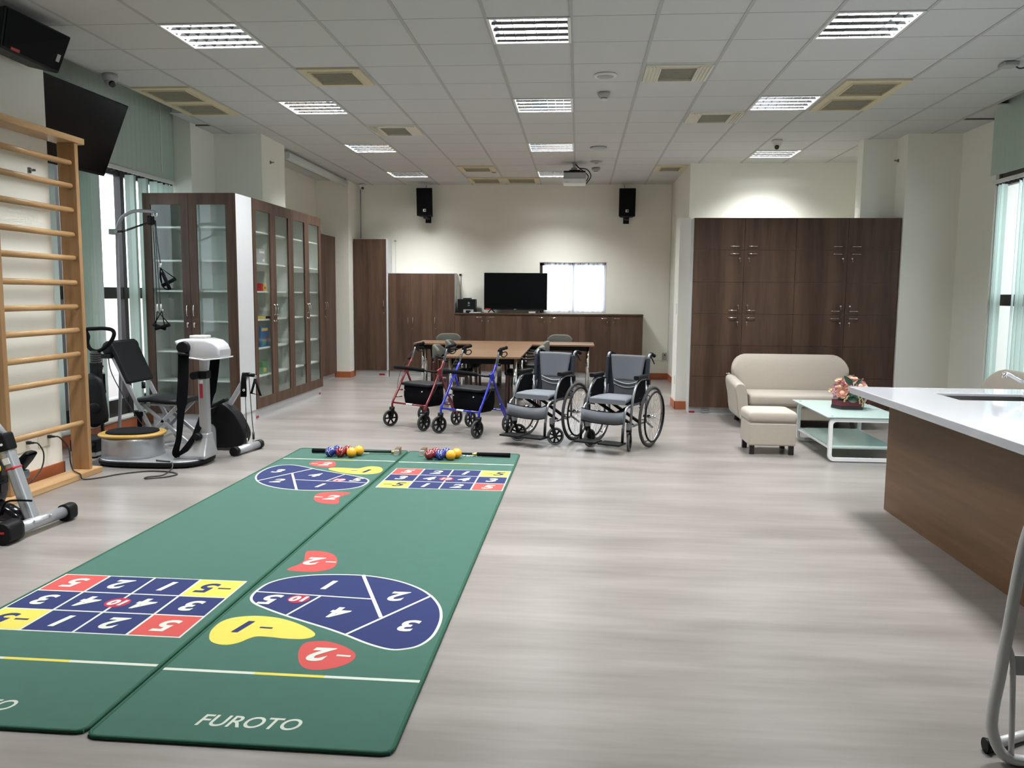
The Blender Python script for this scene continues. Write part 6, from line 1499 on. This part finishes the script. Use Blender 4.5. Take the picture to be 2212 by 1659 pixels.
RS_ = [((-0.10, -0.10, 0.155), 0.052, M_rose, (-0.3, -1, 0.3)), ((-0.06, -0.03, 0.225), 0.052, M_rose, (-0.1, -0.6, 1)), ((0.075, -0.07, 0.215), 0.055, M_rose, (0.3, -0.8, 0.7)), ((-0.10, 0.0, 0.26), 0.034, M_rosel, (-0.5, -0.3, 1)), ((0.03, 0.03, 0.27), 0.05, M_rose, (0.1, -0.2, 1)),
       ((-0.175, -0.03, 0.175), 0.026, M_rosel, (-1, -0.5, 0.3)), ((-0.115, -0.075, 0.215), 0.024, M_rosel, (-0.5, -0.8, 0.6)), ((-0.13, -0.03, 0.20), 0.036, M_lilac, (-0.8, -0.5, 0.5)), ((0.15, 0.0, 0.20), 0.035, M_lilac, (1, -0.3, 0.5)), ((0.13, 0.08, 0.17), 0.04, M_rose, (1, 0.4, 0.4)), ((-0.08, 0.09, 0.18), 0.045, M_rose, (-0.5, 0.8, 0.5))]
for (p, r, m, d) in RS_: rose((FX+p[0], FY+p[1], FZ+p[2]), r, m, d)
random.seed(3)
for (cx, cy, cz, rr_, m) in ((-0.015, -0.115, 0.19, 0.05, M_mauve), (-0.10, -0.045, 0.235, 0.04, M_mauve), (-0.14, -0.06, 0.135, 0.04, M_lilac), (0.10, 0.0, 0.25, 0.04, M_mauve)):
    b = MB(m)
    for k in range(34):
        v = Vector((random.gauss(0, 1), random.gauss(0, 1), random.gauss(0, 1))).normalized()*rr_*random.uniform(0.6, 1)
        b.sph((FX+cx+v.x, FY+cy+v.y, FZ+cz+v.z), random.uniform(0.007, 0.011), 6, 4)
    o = b.build('hydrangea', parent=t); o['kind'] = 'stuff'
def leaf(p, q, w, m=M_leaf):
    p, q = Vector(p), Vector(q); d = q-p; s = d.cross(Vector((0, -1, 0.3))).normalized()*w; vs = []
    for k in range(7):
        f = k/6; e = math.sin(PI*min(1, f*0.92+0.08))**0.8; c = p+d*f+Vector((0, -0.012*math.sin(PI*f), 0)); vs += [c-s*e, c+Vector((0, 0.006, 0)), c+s*e]
    fs = []
    for k in range(6): a = k*3; fs += [(a, a+1, a+4, a+3), (a+1, a+2, a+5, a+4)]
    b = MB(m); b.add(vs, fs, True); b.build('leaf', parent=t, fix=False)
O = Vector((FX, FY, FZ))
leaf(O+Vector((0.0, -0.08, 0.22)), O+Vector((-0.075, -0.06, 0.315)), 0.028); leaf(O+Vector((0.02, -0.07, 0.225)), O+Vector((0.10, -0.05, 0.29)), 0.016); leaf(O+Vector((-0.065, -0.14, 0.135)), O+Vector((-0.01, -0.15, 0.165)), 0.022)
leaf(O+Vector((0.08, -0.10, 0.12)), O+Vector((0.17, -0.08, 0.15)), 0.03); leaf(O+Vector((0.02, -0.12, 0.13)), O+Vector((0.09, -0.14, 0.10)), 0.028); leaf(O+Vector((-0.05, -0.12, 0.10)), O+Vector((0.03, -0.15, 0.085)), 0.024)
for (a, bb_, cc_) in (((-0.02, -0.10, 0.15), (-0.07, -0.16, 0.12), (-0.10, -0.17, 0.085)), ((0.02, -0.10, 0.16), (0.06, -0.17, 0.13), (0.075, -0.165, 0.04)), ((-0.01, -0.11, 0.15), (0.03, -0.16, 0.145), (0.045, -0.175, 0.07))):
    b = MB(M_sprig); P = catmull([O+Vector(a), O+Vector(bb_), O+Vector(cc_)], 6); b.tube(P, 0.003, 6)
    for p in P: b.sph(p+Vector((random.uniform(-.006, .006), -0.004, 0)), (0.007, 0.007, 0.010), 6, 4)
    b.build('sprig', parent=t)
b = MB(M_burg); b.obox(O+Vector((0.165, -0.05, 0.075)), (0.03, 0.02, 0.06), (0, 0.5, 0)); b.build('ribbon_end', parent=t, bevel=0.004)

# ================================================================== KITCHEN ISLAND, SINK, TAP, STOOL
t = thing('kitchen_island', 'wooden island base under the white counter at right', 'island', (2.6, 4.1, 0))
b = MB(M_isl); b.box(2.145, 2.163, 2.35, 5.83, 0, 0.805); b.build('side_panel', parent=t)
b = MB(M_isl); b.box(2.163, 3.0, 5.812, 5.83, 0, 0.805); b.box(2.163, 3.0, 2.35, 2.368, 0, 0.805); b.box(2.982, 3.0, 2.368, 5.812, 0, 0.805); b.build('end_panel', parent=t)
b = MB(M_cab); b.box(1.96, 2.144, 2.40, 5.80, 0.782, 0.804); b.build('overhang_support', parent=t)
t = thing('countertop', 'white polished stone counter with a sink, at the right edge', 'countertop', (2.5, 4.1, 0.805))
SX0, SX1, SY0, SY1 = 2.32, 2.86, 5.18, 5.55; CX0, CX1, CY0, CY1 = 1.885, 3.10, 2.30, 5.87
b = MB(M_quartz)
xs_ = [CX0, SX0, SX1, CX1]; ys_ = [CY0, SY0, SY1, CY1]
vs = [(x, y, z) for z in (0.805, 0.85) for y in ys_ for x in xs_]; fs = []
I = lambda i, j, k: k*16+j*4+i
for i in range(3):
    for j in range(3):
        if i == 1 and j == 1: continue
        fs.append((I(i, j, 1), I(i+1, j, 1), I(i+1, j+1, 1), I(i, j+1, 1))); fs.append((I(i, j, 0), I(i, j+1, 0), I(i+1, j+1, 0), I(i+1, j, 0)))
for i in range(3): fs.append((I(i, 0, 0), I(i+1, 0, 0), I(i+1, 0, 1), I(i, 0, 1))); fs.append((I(i, 3, 0), I(i, 3, 1), I(i+1, 3, 1), I(i+1, 3, 0)))
for j in range(3): fs.append((I(0, j, 0), I(0, j, 1), I(0, j+1, 1), I(0, j+1, 0))); fs.append((I(3, j, 0), I(3, j+1, 0), I(3, j+1, 1), I(3, j, 1)))
fs += [(I(1, 1, 0), I(1, 1, 1), I(2, 1, 1), I(2, 1, 0)), (I(1, 2, 0), I(2, 2, 0), I(2, 2, 1), I(1, 2, 1)), (I(1, 1, 0), I(1, 2, 0), I(1, 2, 1), I(1, 1, 1)), (I(2, 1, 0), I(2, 1, 1), I(2, 2, 1), I(2, 2, 0))]
b.add(vs, fs); b.build('slab', parent=t, bevel=0.003)
t = thing('sink', 'undermounted steel sink bowl in the white counter', 'sink', (2.59, 5.36, 0.64))
b = MB(M_steel); w = 0.004
b.box(SX0+0.001, SX1-0.001, SY0+0.001, SY1-0.001, 0.640, 0.645); b.box(SX0+0.001, SX0+w, SY0+0.001, SY1-0.001, 0.645, 0.835); b.box(SX1-w, SX1-0.001, SY0+0.001, SY1-0.001, 0.645, 0.835); b.box(SX0+w, SX1-w, SY0+0.001, SY0+w, 0.645, 0.835); b.box(SX0+w, SX1-w, SY1-w, SY1-0.001, 0.645, 0.835); b.build('bowl', parent=t)
b = MB(M_chrome); b.cyl((2.59, 5.36, 0.645), (2.59, 5.36, 0.649), 0.045, n=22); b.build('drain', parent=t)
t = thing('tap', 'chrome sink tap with long spout at the right edge', 'tap', (3.0, 5.64, 0.85))
b = MB(M_chrome); b.cyl((2.96, 5.65, 0.851), (2.96, 5.65, 0.96), 0.024, n=18); b.tube([(2.96, 5.65, 0.93), (2.90, 5.62, 0.925), (2.82, 5.56, 0.955), (2.75, 5.52, 0.985), (2.725, 5.505, 0.985)], 0.011, 12, sm=4); b.build('spout', parent=t)
b = MB(M_chrome); b.cyl((2.727, 5.507, 0.962), (2.725, 5.505, 0.992), 0.015, n=14); b.build('aerator', parent=t)
b = MB(M_chrome); b.tube([(2.96, 5.65, 0.97), (2.985, 5.66, 0.985), (3.04, 5.67, 1.0)], 0.009, 10); b.build('lever', parent=t)

t = thing('folding_stool', 'pale grey tubular folding stool leg with black foot at lower right', 'stool', (1.55, 2.55, 0))
b = MB(M_greytube); b.tube([(1.60, 2.60, 0.862), (1.50, 2.60, 0.85), (1.43, 2.60, 0.83), (1.385, 2.60, 0.72), (1.352, 2.60, 0.42), (1.338, 2.60, 0.28), (1.325, 2.60, 0.165), (1.332, 2.60, 0.09), (1.375, 2.59, 0.022), (1.50, 2.58, 0.019), (1.78, 2.58, 0.019)], 0.0175, 14, sm=5); b.build('front_leg', parent=t)
b = MB(M_greytube); b.tube([(1.352, 2.60, 0.395), (1.372, 2.60, 0.34), (1.382, 2.60, 0.20), (1.385, 2.59, 0.03)], 0.0085, 10, sm=4); b.build('brace', parent=t)
b = MB(M_black); b.cyl((1.335, 2.655, 0.024), (1.352, 2.655, 0.024), 0.024, 0.022, 18); b.cyl((1.335, 2.655, 0.0), (1.375, 2.655, 0.020), 0.010, n=10); b.build('rubber_foot', parent=t)
b = MB(M_greytube); b.tube([(1.345, 2.655, 0.022), (1.50, 2.74, 0.019), (1.80, 2.74, 0.019)], 0.0165, 12); b.tube([(1.80, 2.74, 0.019), (1.84, 2.66, 0.30), (1.80, 2.62, 0.60), (1.74, 2.6, 0.86)], 0.0165, 12, sm=3); b.tube([(1.78, 2.58, 0.019), (1.80, 2.74, 0.019)], 0.0165, 12); b.build('rear_leg', parent=t)
b = MB(M_plastg); b.box(1.372, 1.80, 2.607, 2.613, 0.285, 0.35); b.build('cross_plate', parent=t, bevel=0.002)
b = MB(M_leather); b.box(1.56, 1.88, 2.45, 2.78, 0.862, 0.90); b.build('seat', parent=t, bevel=0.015, seg=3)
